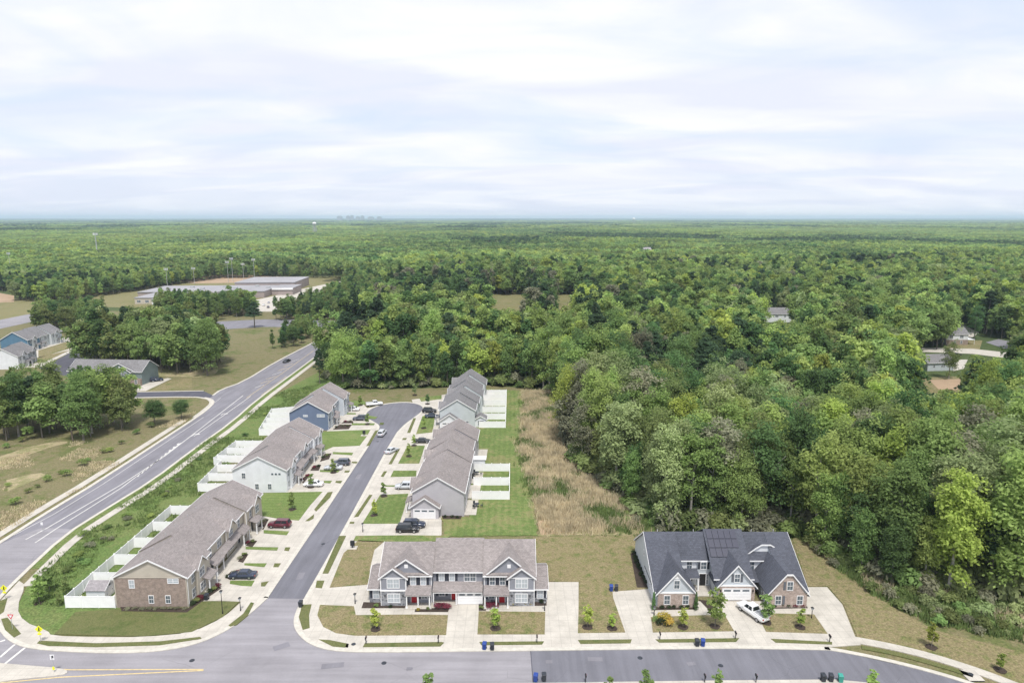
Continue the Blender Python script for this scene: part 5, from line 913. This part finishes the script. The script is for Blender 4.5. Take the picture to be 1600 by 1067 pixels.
def inpoly(x, y, poly):
    r = np.zeros(x.shape, bool); n = len(poly)
    for i in range(n):
        x0, y0 = poly[i]; x1, y1 = poly[(i + 1) % n]
        if y0 == y1: continue
        c = ((y0 > y) != (y1 > y)) & (x < (x1 - x0)*(y - y0)/(y1 - y0) + x0); r ^= c
    return r
FOREST_R = EDGE + [(30000, 60), (30000, 30000), (-100, 30000), (-92, 480), (-84, 420), (-82, 300)]
T1 = GP((128,575),(330,588),(345,565),(300,545),(140,552)); T2 = GP((-60,700),(0,692),(120,690),(205,682),(222,655),(120,650),(-60,662))
T3 = GP((58,520),(150,517),(165,500),(60,497)); T5 = GP((425,502),(545,500),(610,482),(600,452),(548,448),(505,472),(445,492)); T6 = GP((420,548),(455,548),(497,520),(480,512),(450,525)); T7 = GP((240,497),(400,495),(400,485),(250,485))
LEFTF = [(-100, 640), (-150, 645), (-188, 745), (-318, 745), (-335, 600), (-352, 530), (-420, 535), (-900, 540), (-30000, 540), (-30000, 30000), (-100, 30000)]
EXCL = [GP((1425,600),(1515,600),(1525,563),(1605,570),(1605,534),(1540,527),(1502,502),(1486,508),(1486,545),(1430,550)), [(150, 395), (182, 395), (182, 436), (150, 436)], GP((-60,520),(62,505),(66,473),(24,470),(24,456),(-60,455)), [(-18, 470), (13, 470), (14, 575), (-22, 575)], [(30, 470), (50, 470), (56, 575), (32, 575)]]
for (X_, Y_, ln) in FARH: EXCL.append([(X_*.86 - 4, Y_*.86), (X_*.86 + ln, Y_*.86), (X_ + ln + 6, Y_ + 14), (X_ - 6, Y_ + 14)])
# what stands in front of an opening stays below the line of sight into it: (photo columns, lowest row seen, distance of the opening)
SIGHT = [(1418, 1522, 614, 284), (1478, 1535, 560, 350), (1535, 1600, 566, 330), (1184, 1244, 507, 424), (762, 830, 487, 500), (860, 906, 487, 500), (395, 460, 484, 560)]
def sight(x, y, h):
    px_ = PX(x, y, 12)[0]
    for (a_, b_, r_, d_) in SIGHT:
        if a_ < px_ < b_ and y < d_: v = (r_ - 533.5)/FPX; h = min(h, CAM_H - y*(_s + v*_c)/(_c - v*_s))
    return h
def zone(x, y):
    z = np.zeros(x.shape, int)
    z[inpoly(x, y, FOREST_R)] = 1; z[inpoly(x, y, LEFTF)] = 2
    for i, t in enumerate((T1, T2, T3, T5, T6, T7)): z[inpoly(x, y, t)] = 3 + i
    for e in EXCL: z[inpoly(x, y, e)] = 0
    return z
def grid(cell, y0, y1, jit=.42):
    xs = []; ys = []
    for y in np.arange(y0, y1, cell):
        w_ = .80*y + 40; x = np.arange(-w_, w_, cell); xs.append(x); ys.append(np.full(x.shape, y))
    x = np.concatenate(xs); y = np.concatenate(ys); return x + rng.uniform(-jit, jit, x.shape)*cell, y + rng.uniform(-jit, jit, x.shape)*cell
def vnoise(x, y, s, seed):   # smooth value noise
    r = np.random.default_rng(seed).random((64, 64)); u = x/s; v = y/s; i = np.floor(u).astype(int); j = np.floor(v).astype(int); a = u - i; b = v - j; a = a*a*(3 - 2*a); b = b*b*(3 - 2*b)
    g = lambda p, q: r[p % 64, q % 64]
    return g(i, j)*(1-a)*(1-b) + g(i+1, j)*a*(1-b) + g(i, j+1)*(1-a)*b + g(i+1, j+1)*a*b
gx, gy = grid(5.0, 90, 760); gz_ = zone(gx, gy); k_ = gz_ > 0
k_ &= ~((gz_ == 4) & (rng.random(gx.shape) < .25)); k_ &= ~((gz_ == 1) & (gy > 260) & (rng.random(gx.shape) < .18))
gx, gy, gz_ = gx[k_], gy[k_], gz_[k_]
pn = vnoise(gx, gy, 55, 3)*.6 + vnoise(gx, gy, 17, 4)*.4; hn = vnoise(gx, gy, 30, 5)
def species(i):
    x, y, z = gx[i], gy[i], gz_[i]; r = rng.random()
    if z == 4: w_ = dict(spring=.22, mid=.26, olive=.22, pine=.18, deep=.12)
    elif z == 3: w_ = dict(mid=.3, olive=.28, deep=.2, sage=.12, pine=.1)
    elif z in (5, 8): w_ = dict(mid=.5, deep=.3, olive=.2)
    elif z in (6, 7): w_ = dict(mid=.35, deep=.25, olive=.2, pine=.2)
    elif y < 205 and x > 8 and z == 1: w_ = dict(sage=.26, spring=.28, lime=.08, mid=.18, deep=.06, olive=.06, twig=.06, pine=.02) if pn[i] < .58 else dict(lime=.20, spring=.30, mid=.26, deep=.16, olive=.08)
    elif pn[i] > .66 or (8 < x < 36 and 345 < y < 575) or (abs(x + 70 - (y - 480)*.1) < 55 and 400 < y < 560): w_ = dict(pine=.52, deep=.22, twig=.08, mid=.18)
    else: w_ = dict(mid=.30, spring=.27, deep=.18, lime=.08, sage=.06, olive=.06, pine=.05)
    for k, p in w_.items():
        r -= p
        if r <= 0: return k
    return 'mid'
sp_i = [species(i) for i in range(len(gx))]
hgt = np.where(gz_ == 1, 14.5 + 9*hn + rng.uniform(-5.5, 7, gx.shape), np.where(gz_ == 3, rng.uniform(17, 24, gx.shape), np.where(gz_ == 4, rng.uniform(13, 20, gx.shape), np.where(gz_ == 7, rng.uniform(7, 11, gx.shape), np.where(gz_ == 6, rng.uniform(9, 15, gx.shape), rng.uniform(11, 17, gx.shape))))))
hgt = np.where((gz_ == 1) & (gy > 255) & (gy < 285) & (gx < 20), np.minimum(hgt, 17), hgt)
hgt = np.array([sight(a, b, c) if z == 1 else c for a, b, c, z in zip(gx, gy, hgt, gz_)])
k_ = hgt > 4.5; gx, gy, gz_, hgt, pn, hn = gx[k_], gy[k_], gz_[k_], hgt[k_], pn[k_], hn[k_]; sp_i = [q for q, t_ in zip(sp_i, k_) if t_]
# the trees that show largest stand as things of their own, the rest of the wood is one mass
cam_d = np.hypot(gx, gy); pxl = np.array([PX(a, b, 8)[0] for a, b in zip(gx, gy)]); vis = (pxl > -45) & (pxl < 1645)
edge_d = np.array([min((Vector(p) - Vector((a, b))).length for p in EDGE) if z == 1 else 0 for a, b, z in zip(gx, gy, gz_)])
score = np.where(vis, hgt/cam_d * (1.0 - np.minimum(edge_d, 60)*.004), -1)
top = set(np.argsort(-score)[:292].tolist())
LOOK = {'lime': 'bright yellow-green', 'spring': 'fresh green', 'mid': 'mid green', 'deep': 'dark green', 'sage': 'pale sage green', 'olive': 'olive green', 'twig': 'thinly leaved greyish', 'pine': 'dark'}
SHAPE = {'round': 'round-crowned', 'wide': 'broad-crowned', 'tall': 'slender', 'open': 'loose open', 'pine': 'conical'}
PLACE = {1: 'in the wood east of the houses', 2: 'beyond the school field', 3: 'in the grove behind the sage townhouse', 4: 'in the grove by the utility pole', 5: 'by the ball field road', 6: 'beside the school parking lot', 7: 'at the far road junction', 8: 'in front of the school'}
def add_tree(x, y, h, sp, place, kind=None, z=0.0, wide=1.0, group='woodland trees'):
    opts = [i for i, l in enumerate(LOD0) if (l[0] == 'pine') == (sp == 'pine') and (sp != 'twig' or l[0] in ('open', 'tall')) and (kind is None or l[0] == kind)]
    if kind is None and group == 'woodland trees' and sp != 'pine' and x > 5 and y < 260 and random.random() < .62: opts = [i for i in opts if LOD0[i][0] in ('tall', 'open')] or opts
    l = LOD0[random.choice(opts)]
    nm = 'pine_tree' if sp == 'pine' else 'broadleaf_tree'
    r = empty(nm, (x, y, z), random.uniform(0, 6.28), '%s %s %s %s' % ((('small ' if h < 14.5 else 'tall ' if h > 21 else '') + SHAPE[l[0]]), LOOK[sp], 'pine' if sp == 'pine' else 'tree', place), 'tree', group); s = h/20; r.scale = (s*wide, s*wide, s*random.uniform(.95, 1.05))
    link('trunk', l[2], r); c = link('crown', l[1], r); c.material_slots[0].link = 'OBJECT'; c.material_slots[0].material = LEAF[sp]; return r
def place_of(x, y, z):
    if z != 1: return PLACE[z]
    if x < 22 and y > 235: return 'behind the turning circle' if x < -15 else 'at the north end of the rear lawn'
    if y < 135: return 'by the front street bend' if x > 62 else 'behind the dark-roofed townhouse'
    if x < 45 and y < 235: return 'along the upper dry grass strip' if y > 180 else 'along the lower dry grass strip'
    return ('in the wood behind the dark-roofed townhouse' if x/y < .45 else 'in the wood beyond the street bend') if y < 190 else ('in the middle of the wood' if x/y < .5 else 'in the wood before the blue-grey house')
rest = []
for i in range(len(gx)):
    if i in top: add_tree(gx[i], gy[i], hgt[i], sp_i[i], place_of(gx[i], gy[i], gz_[i]), wide=random.uniform(.85, 1.15))
    else: rest.append(i)
rest = np.array(rest)
pts = np.stack([gx[rest], gy[rest], np.zeros(len(rest))], 1); idx = [int(rng.choice(LODI[sp_i[i]])) for i in rest]; s_ = hgt[rest]/20
rot = np.stack([np.zeros(len(rest)), np.zeros(len(rest)), rng.uniform(0, 6.28, len(rest))], 1); wd_ = s_*rng.uniform(.68, 1.2, len(rest))
instancer('forest', pts, idx, rot, np.stack([wd_, wd_, s_], 1), 'mixed green woodland stretching back from the houses')
# distant canopy in patches
fx, fy = [], []; fs = []
for (y0, y1, cell, sc) in ((740, 3600, 52, 1.0), (3500, 9000, 150, 2.9), (8800, 24500, 430, 8.0)):
    x, y = grid(cell, y0, y1, .2); z = zone(x, y); k_ = (z == 1) | (z == 2); fx.append(x[k_]); fy.append(y[k_]); fs.append(np.full(k_.sum(), sc))
fx = np.concatenate(fx); fy = np.concatenate(fy); fs = np.concatenate(fs)
pv = vnoise(fx, fy*.6, 230, 8)*.55 + vnoise(fx, fy*.8, 700, 9)*.45; pi_ = np.where(pv < .34, 3, np.where(pv < .52, 0, np.where(pv < .64, 1, 2)))
vs_ = np.where(fs > 5, 1.6, np.where(fs > 2, 1.25, 1.0)) * (.66 + .40*vnoise(fx, fy, 170, 12) + .42*vnoise(fx, fy*.7, 620, 14)); 
instancer('distant_forest', np.stack([fx, fy, np.zeros(len(fx))], 1), np.array(PATCHI)[pi_], np.stack([0*fx, 0*fx, rng.integers(0, 4, len(fx))*math.pi/2 + rng.uniform(-.2, .2, len(fx))], 1), np.stack([fs, fs, vs_], 1), 'hazy forest canopy reaching to the horizon')
# low blue ridges on the horizon
for (y_, hmax, seed, x0, x1) in ((17000, 62, 5, -16000, 24000), (21500, 88, 6, -24000, 25000)):
    xs = np.linspace(x0, x1, 90); hh = hmax*(.55 + .45*vnoise(xs, xs*0, 4200, seed)); mb = MB(); n = len(xs)
    vs = [(a, y_ - 900, -.5) for a in xs] + [(a, y_, h) for a, h in zip(xs, hh)] + [(a, y_ + 1500, -.5) for a in xs]
    mb.add(vs, [(i, i+1, n+i+1, n+i) for i in range(n-1)] + [(n+i, n+i+1, 2*n+i+1, 2*n+i) for i in range(n-1)]); struct('hills', mb, K['floor'])

# ------------------------------------------------------------------ planted trees, shrubs and grass
SAPC = [quads_mesh('crown', crown('open', 620, .95, 26), [LEAF['spring']]) for _ in range(2)] + [quads_mesh('crown', crown('tall', 560, .95, 24), [LEAF['spring']])]
SAPT = trunk('tall', 5, 4).mesh('trunk', K['bark'])
def sapling(px_, py_, h, label, sp='lime', k=0, mulch=True, wide=1.0, z=ZL):
    X_, Y_ = G(px_, py_); r = empty('young_tree', (X_, Y_, z), random.uniform(0, 6.28), label, 'tree', 'planted young trees'); h *= .9; s = h/20; r.scale = (s*1.05*wide, s*1.05*wide, s)
    t = link('trunk', SAPT, r); c = link('crown', SAPC[k % 3], r); c.material_slots[0].link = 'OBJECT'; c.material_slots[0].material = LEAF[sp]
    if mulch: n = 14; struct('mulch_ring', MB().add([(X_ + .85*math.cos(6.283*i/n)*random.uniform(.85, 1.1), Y_ + .85*math.sin(6.283*i/n)*random.uniform(.85, 1.1), z + .02) for i in range(n)] + [(X_, Y_, z + .09)], [(i, (i+1) % n, n) for i in range(n)]), K['mulch'])
for a in ((587, 984, 4.2, 'young lime green tree on the corner lawn of the grey townhouse'), (774, 983, 4.0, 'young lime green tree on the east lawn of the grey townhouse'), (918, 981, 4.2, 'young tree by the wide side drive'), (956, 983, 3.0, 'small thin young tree between two drives'), (1067, 981, 3.8, 'young tree beside the golden shrub'), (1117, 980, 7.2, 'leafy young tree beside the garage drive of the dark-roofed townhouse', 'spring', 1), (1197, 974, 5.6, 'leafy young tree right of the white pickup', 'mid', 1), (1250, 981, 3.8, 'young tree before the east brick gable'), (1455, 1012, 4.2, 'young tree on the mown slope by the street bend'), (1562, 1048, 3.2, 'small young tree on the mown slope nearest the bend drain'),
          (670, 1090, 4.2, 'treetop on the south verge opposite the grey townhouse', 'mid'), (952, 1092, 4.0, 'treetop on the south verge opposite the side drive', 'mid'), (1010, 1093, 4.8, 'treetop on the south verge opposite the west brick gable', 'mid', 2), (1122, 1093, 4.4, 'treetop on the south verge opposite the kerbside bins', 'mid'), (1362, 1092, 4.4, 'treetop on the south verge past the green bin', 'spring'),
          (457, 797, 4.4, 'young tree on the lawn between tan and white rows', 'spring'), (486, 762, 4.0, 'thin young tree by the first drive of the white row', 'spring', 2), (521, 739, 4.2, 'young tree over the silver sedan', 'spring'), (574, 664, 4.2, 'young tree at the turning circle kerb', 'spring', 2), (600, 776, 4.0, 'young tree at the drive of the silver SUV', 'spring', 2), (585, 806, 3.8, 'young tree on the lawn by the gabled garage', 'lime'), (639, 714, 4.0, 'young tree on the middle lawn of the lilac row', 'spring'), (647, 697, 3.6, 'young tree with yellowish leaves by the black car', 'lime'), (662, 670, 4.2, 'young tree on the lawn of the pale grey-green row', 'spring'), (668, 632, 4.2, 'dark young tree at the head of the turning circle', 'deep'), (563, 634, 4.2, 'young tree by the wood edge of the turning circle', 'spring'), (648, 618, 5.0, 'thin young tree before the woods at the turning circle', 'sage', 2)):
    sapling(*a, k=a[5] if len(a) > 5 else random.randrange(3)) if len(a) < 6 else sapling(*a[:5], k=a[5])
# bushy small trees at the west corner and on the slope
for x_, y_, h, sp, lb in ((62, 942, 5.6, 'spring', 'bushy small tree at the rounded corner lawn'), (78, 925, 5.0, 'mid', 'bushy small tree behind the corner lawn tree'), (104, 928, 3.6, 'olive', 'rounded golden-green bush by the corner fence'), (94, 947, 2.4, 'olive', 'low round bush at the foot of the corner trees')): sapling(x_, y_, h, lb, sp, 0, mulch=(h > 5), wide=1.15, z=.06)
for x_, y_, h, sp, lb in ((242, 664, 9, 'deep', 'dense dark evergreen standing alone by the side road'), (284, 655, 7, 'deep', 'smaller dark evergreen near the side road corner')): X_, Y_ = G(x_, y_); add_tree(X_, Y_, h, sp, 'standing alone by the side road corner' if x_ < 260 else 'by the stony corner of the side road', 'round', wide=1.5, group='lone trees')
for x_, y_, h, sp, w_ in ((105, 520, 15, 'olive', 1.6), (398, 512, 15, 'pine', 1.6), (500, 600, 14, 'pine', .9), (340, 500, 13, 'mid', 1.4), (370, 495, 14, 'mid', 1.3)): X_, Y_ = G(x_, y_); add_tree(X_, Y_, h, sp, {105: 'standing alone by the ball field', 398: 'standing alone before the school', 500: 'overhanging the arterial road', 340: 'before the flat school roof', 370: 'before the brick school wing'}[x_], wide=w_, group='lone trees')
for x_, y_, h in ((1482, 592, 15), (1522, 530, 18)): X_, Y_ = G(x_, y_); add_tree(X_, Y_, h, 'deep' if x_ > 1500 else 'olive', {1467: 'before the blue-grey house', 1482: 'at the corner of the blue-grey house', 1522: 'beside the white house'}[x_], 'open', group='lone trees')
def blob(nl, size, flat=.8):
    d = rng.normal(size=(14, 3)); d /= np.linalg.norm(d, axis=1)[:, None]; d[:, 2] = abs(d[:, 2]); c = d*np.array([.33, .33, .35*flat]) + np.array([0, 0, .3*flat]); return leaves(c, np.full(14, .27), nl // 14, size, np.array([0, 0, .1]), flat, .5)
BUSH = [quads_mesh('foliage', blob(420, .075), [LEAF['bush']]) for _ in range(3)]; CONE = quads_mesh('foliage', leaves(np.stack([np.zeros(24), np.zeros(24), np.linspace(.05, .95, 24)], 1), np.linspace(.24, .04, 24), 26, .06, np.array([0, 0, .4]), .5, .4), [LEAF['bush']])
def bush(px_, py_, d, h, sp, label, group='garden shrubs', me=None, z=ZL):
    X_, Y_ = G(px_, py_); r = empty('garden_shrub', (X_, Y_, z), random.uniform(0, 6), label, 'shrub', group); r.scale = (d, d, h)
    MB().tube([(0, 0, 0), (.02, 0, .3), (0, .03, .55)], [.05, .035, .015], 5).build('stem', K['bark'], r); c = link('foliage', me or random.choice(BUSH), r); c.material_slots[0].link = 'OBJECT'; c.material_slots[0].material = LEAF[sp]
for x_, sp, lb in ((682, 'red', 'red azalea beside the middle porch of the grey townhouse'), (690, 'red', 'red azalea beside the middle porch of the grey townhouse'), (698, 'red', 'red azalea beside the middle porch of the grey townhouse')): bush(x_, 951, 1.5, 1.2, sp, lb, 'azaleas at the middle porch')
for x_ in (763, 773): bush(x_, 950, 1.5, 1.2, 'red', 'red azalea before the east porch of the grey townhouse', 'azaleas at the east porch')
for x_ in (801, 811, 821, 829): bush(x_, 945, 1.1, .9, 'gold', 'golden round shrub in the bed under the east bay', 'golden shrubs under the east bay')
for x_, y_, d, sp, lb in ((588, 949, .8, 'mid', 'small green shrub in the west mulch bed of the grey townhouse'), (610, 950, .7, 'bush', 'small dark shrub in the west mulch bed of the grey townhouse'), (653, 955, .7, 'gold', 'small golden shrub at the porch walk of the grey townhouse'), (668, 954, .7, 'olive', 'small olive shrub at the porch walk of the grey townhouse'), (845, 943, 1.0, 'bush', 'dark green shrub at the east corner of the grey townhouse'), (752, 953, .9, 'olive', 'olive shrub by the middle drive of the grey townhouse'),
                         (1036, 971, 2.4, 'gold', 'golden shrub, taller of two, on the west lawn of the dark-roofed townhouse'), (1047, 978, 1.8, 'gold', 'orange-gold shrub, lower of two, on the west lawn of the dark-roofed townhouse'), (1035, 978, 1.9, 'bush', 'dark green shrub below the golden ones'), (1026, 972, 1.5, 'mid', 'green shrub beside the golden ones on the west lawn')): bush(x_, y_, d, d*.9, sp, lb)
for k, x_ in enumerate((1034, 1045, 1054, 1064, 1075)): bush(x_, 951, .9, .7, 'bush', 'low dark shrub in the bed under the west brick gable', 'shrubs under the west brick gable')
for k, x_ in enumerate((1208, 1219, 1230, 1241, 1252)): bush(x_, 949, 1.1, .9, 'bush' if k < 3 else 'red', 'low dark shrub in the bed under the east brick gable' if k < 3 else 'maroon shrub at the end of the bed under the east brick gable', 'shrubs under the east brick gable')
for x_, lb in ((1021, 'conical evergreen at the west corner of the brick gable'), (1087, 'conical evergreen at the walk side of the brick gable')): bush(x_, 954, 1.9, 3.3, 'deep', lb, 'conical evergreens', CONE)
for k in range(8): bush(991 + k*2.6, 868 + k*6.5, 1.4, 1.1, 'bush', 'dark shrub in the bed along the pale blue side wall', 'shrubs along the side wall')
for k in range(9): bush(200 + k*11, 953, 1.0, .5, 'twig', 'low brown shrub at the foot of the brick end wall', 'shrubs at the brick end wall')
for k in range(7): bush(300 + k*6.6, 946 - k*4.6, 1.3, 1.0, ('bush', 'olive', 'red', 'twig')[k % 4], 'mixed shrub in the bed at the brick corner of the tan row', 'shrubs at the brick corner')
for (x_, y_) in ((357, 903), (366, 897), (373, 896), (400, 822), (408, 818), (414, 815), (375, 874), (382, 869), (388, 850), (396, 848), (472, 751), (480, 745), (490, 732), (497, 730), (505, 716), (512, 713), (526, 669), (535, 667), (543, 667), (540, 660), (547, 660)): bush(x_, y_, 1.1, .8, random.choice(('bush', 'olive', 'red', 'twig')), 'small shrub in a mulch bed along the townhouse fronts west of the cul-de-sac street', 'shrubs along the west townhouse fronts')
for (x_, y_) in ((696, 809), (706, 809), (715, 810), (645, 795), (649, 785)): bush(x_, y_, .9, .7, 'bush', 'small shrub round the gabled garage of the lilac grey row', 'shrubs round the gabled garage')
for k, (x_, y_, h) in enumerate(((25, 788, 2.4), (45, 770, 1.6), (72, 752, 2.2), (95, 740, 1.5), (104, 744, 2.4), (128, 728, 2.6), (136, 722, 1.8), (160, 708, 1.7), (171, 706, 2.0), (190, 694, 1.7), (215, 678, 2.2), (235, 668, 2.4), (12, 760, 1.4), (58, 762, 1.3), (8, 700, 2.0), (36, 690, 2.2))): bush(x_, y_, h*1.1, h, ('spring', 'olive', 'mid', 'olive')[k % 4], 'wild shrub in the meadow row along the arterial road', 'meadow shrubs along the arterial road', z=.03)
for k in range(26):
    t = random.random(); a = (90 + 330*t + random.uniform(-16, 16), 885 - 235*t + random.uniform(-10, 22)); bush(*a, random.uniform(1.0, 2.4), random.uniform(.6, 1.5), random.choice(('mid', 'spring', 'olive', 'twig', 'deep')), 'wild shrub on the green slope between arterial road and fences', 'slope shrubs', z=.05)
for k in range(16): bush(random.uniform(300, 470), random.uniform(560, 590) if k % 2 else random.uniform(575, 600), random.uniform(1, 2), random.uniform(.8, 1.6), random.choice(('olive', 'mid', 'twig')), 'scattered shrub in the rough field beyond the arterial road', 'rough field shrubs', z=.03) if False else None
# tall dry grass and weeds (stuff)
def in_px(poly, n):
    P = GP(*poly); xs = [p[0] for p in P]; ys = [p[1] for p in P]; x = rng.uniform(min(xs), max(xs), n*3); y = rng.uniform(min(ys), max(ys), n*3); k = inpoly(x, y, P); return x[k][:n], y[k][:n]
def tuft(name, x, y, h0, h1, mat, label, blades=5, sp=.35, wd=.07):
    n = len(x)*blades; X = np.repeat(x, blades) + rng.normal(size=n)*sp*.6; Y = np.repeat(y, blades) + rng.normal(size=n)*sp*.6; h = np.repeat(rng.uniform(h0, h1, len(x)), blades)*rng.uniform(.6, 1.1, n); a = rng.uniform(0, 6.28, n); dx, dy = np.cos(a)*wd, np.sin(a)*wd; lx, ly = rng.normal(size=n)*.22*h, rng.normal(size=n)*.22*h; z0 = np.full(n, .03)
    P = np.stack([np.stack([X - dx, Y - dy, z0], 1), np.stack([X + dx, Y + dy, z0], 1), np.stack([X + lx + dx*.3, Y + ly + dy*.3, h], 1), np.stack([X + lx - dx*.3, Y + ly - dy*.3, h], 1)], 1)
    return tag(link(name, quads_mesh(name, P, [mat])), label, 'grass', kind='stuff')
DRY = ((818,613),(860,613),(874,640),(877,695),(908,738),(962,773),(992,805),(1000,832),(850,834),(838,790),(826,755),(812,700),(816,650))
x, y = in_px(DRY, 13000); k_ = vnoise(x, y, 4, 31) > .3; tuft('tall_dry_grass', x[k_] + rng.normal(size=k_.sum())*.9, y[k_] + rng.normal(size=k_.sum())*.9, .7, 1.7, K['drygrass'], 'tall straw-coloured grass strip between rear lawn and woods', 7, .4, .05)
tuft('strip_weeds', x[~k_] + rng.normal(size=(~k_).sum())*1.2, y[~k_] + rng.normal(size=(~k_).sum())*1.2, .5, 1.3, K['greengrass'], 'green weeds among the tall dry grass', 7, .4, .07)
BR = ((960,800),(1000,830),(1236,838),(1262,850),(1300,885),(1370,935),(1450,975),(1600,1005),(1600,935),(1420,915),(1340,885),(1285,860),(1230,825),(1050,815))
x, y = in_px(BR, 5200); k_ = vnoise(x, y, 5, 33) > .62; tuft('dry_brush_grass', x[k_], y[k_], .5, 1.5, K['drygrass'], 'dry grass fringe at the foot of the woods', 7, .4, .05); tuft('green_brush', x[~k_], y[~k_], .5, 1.3, K['greengrass'], 'green weeds at the foot of the woods', 7, .4, .07)
x, y = in_px(((172,802),(60,895),(40,945),(100,950),(300,800),(345,735),(408,690),(500,600),(440,612),(300,705)), 6000); k_ = vnoise(x, y, 7, 35) > .42; tuft('slope_weeds', x[k_], y[k_], .2, .7, K['greengrass'], 'rough green weeds on the slope by the arterial road', 5, .5, .09)
x, y = in_px(((0,835),(75,795),(155,748),(300,652),(310,640),(215,682),(0,700)), 6000); k_ = vnoise(x, y, 9, 36) > .64; tuft('meadow_weeds', x[k_], y[k_], .2, .6, K['drygrass'], 'dry weeds across the meadow west of the arterial road', 5, .5, .07)
# undergrowth along the wood's edge (stuff)
UB = hid('u00', quads_mesh('undergrowth', blob(520, .11), [LEAF['olive']])); hid('u01', quads_mesh('undergrowth', blob(520, .11), [LEAF['mid']])); hid('u02', quads_mesh('undergrowth', blob(520, .11), [LEAF['sage']])); hid('u03', quads_mesh('undergrowth', blob(380, .10), [LEAF['twig']]))
ux, uy = grid(2.6, 92, 300); k_ = inpoly(ux, uy, FOREST_R) & (ux < 130); ux, uy = ux[k_], uy[k_]
ed = np.array([min(((p[0] - a)**2 + (p[1] - b)**2) for p in smooth(EDGE, 2))**.5 for a, b in zip(ux, uy)]); k_ = (ed < 30) & (rng.random(ux.shape) < .85); ux, uy = ux[k_], uy[k_]
bx_, by_ = in_px(BR, 330); ux = np.concatenate([ux, bx_]); uy = np.concatenate([uy, by_]); n = len(ux); d_ = rng.uniform(2.0, 6.0, n); d_[-len(bx_):] = rng.uniform(.8, 2.6, len(bx_))
base_u = _n + len(PATCHI)
instancer('undergrowth', np.stack([ux, uy, np.zeros(n)], 1), base_u + rng.integers(0, 4, n), np.stack([np.zeros(n), np.zeros(n), rng.uniform(0, 6.28, n)], 1), np.stack([d_, d_, d_*rng.uniform(.7, 1.3, n)], 1), 'tangled shrubs and saplings under the edge of the woods')

# ------------------------------------------------------------------ haze
m, t = newmat('haze_air'); t = NT(t); o_ = t.n('ShaderNodeOutputMaterial'); pv_ = t.n('ShaderNodeVolumePrincipled'); pv_.inputs['Color'].default_value = (.66, .82, 1, 1); pv_.inputs['Density'].default_value = HAZE; pv_.inputs['Anisotropy'].default_value = .2; t.l(pv_.outputs[0], o_.inputs['Volume'])
hz = MB().box(-26500, 26500, -1500, 26500, -1.5, 140).build('haze', m); tag(hz, 'thin pale blue haze over the whole landscape', 'haze', kind='stuff')
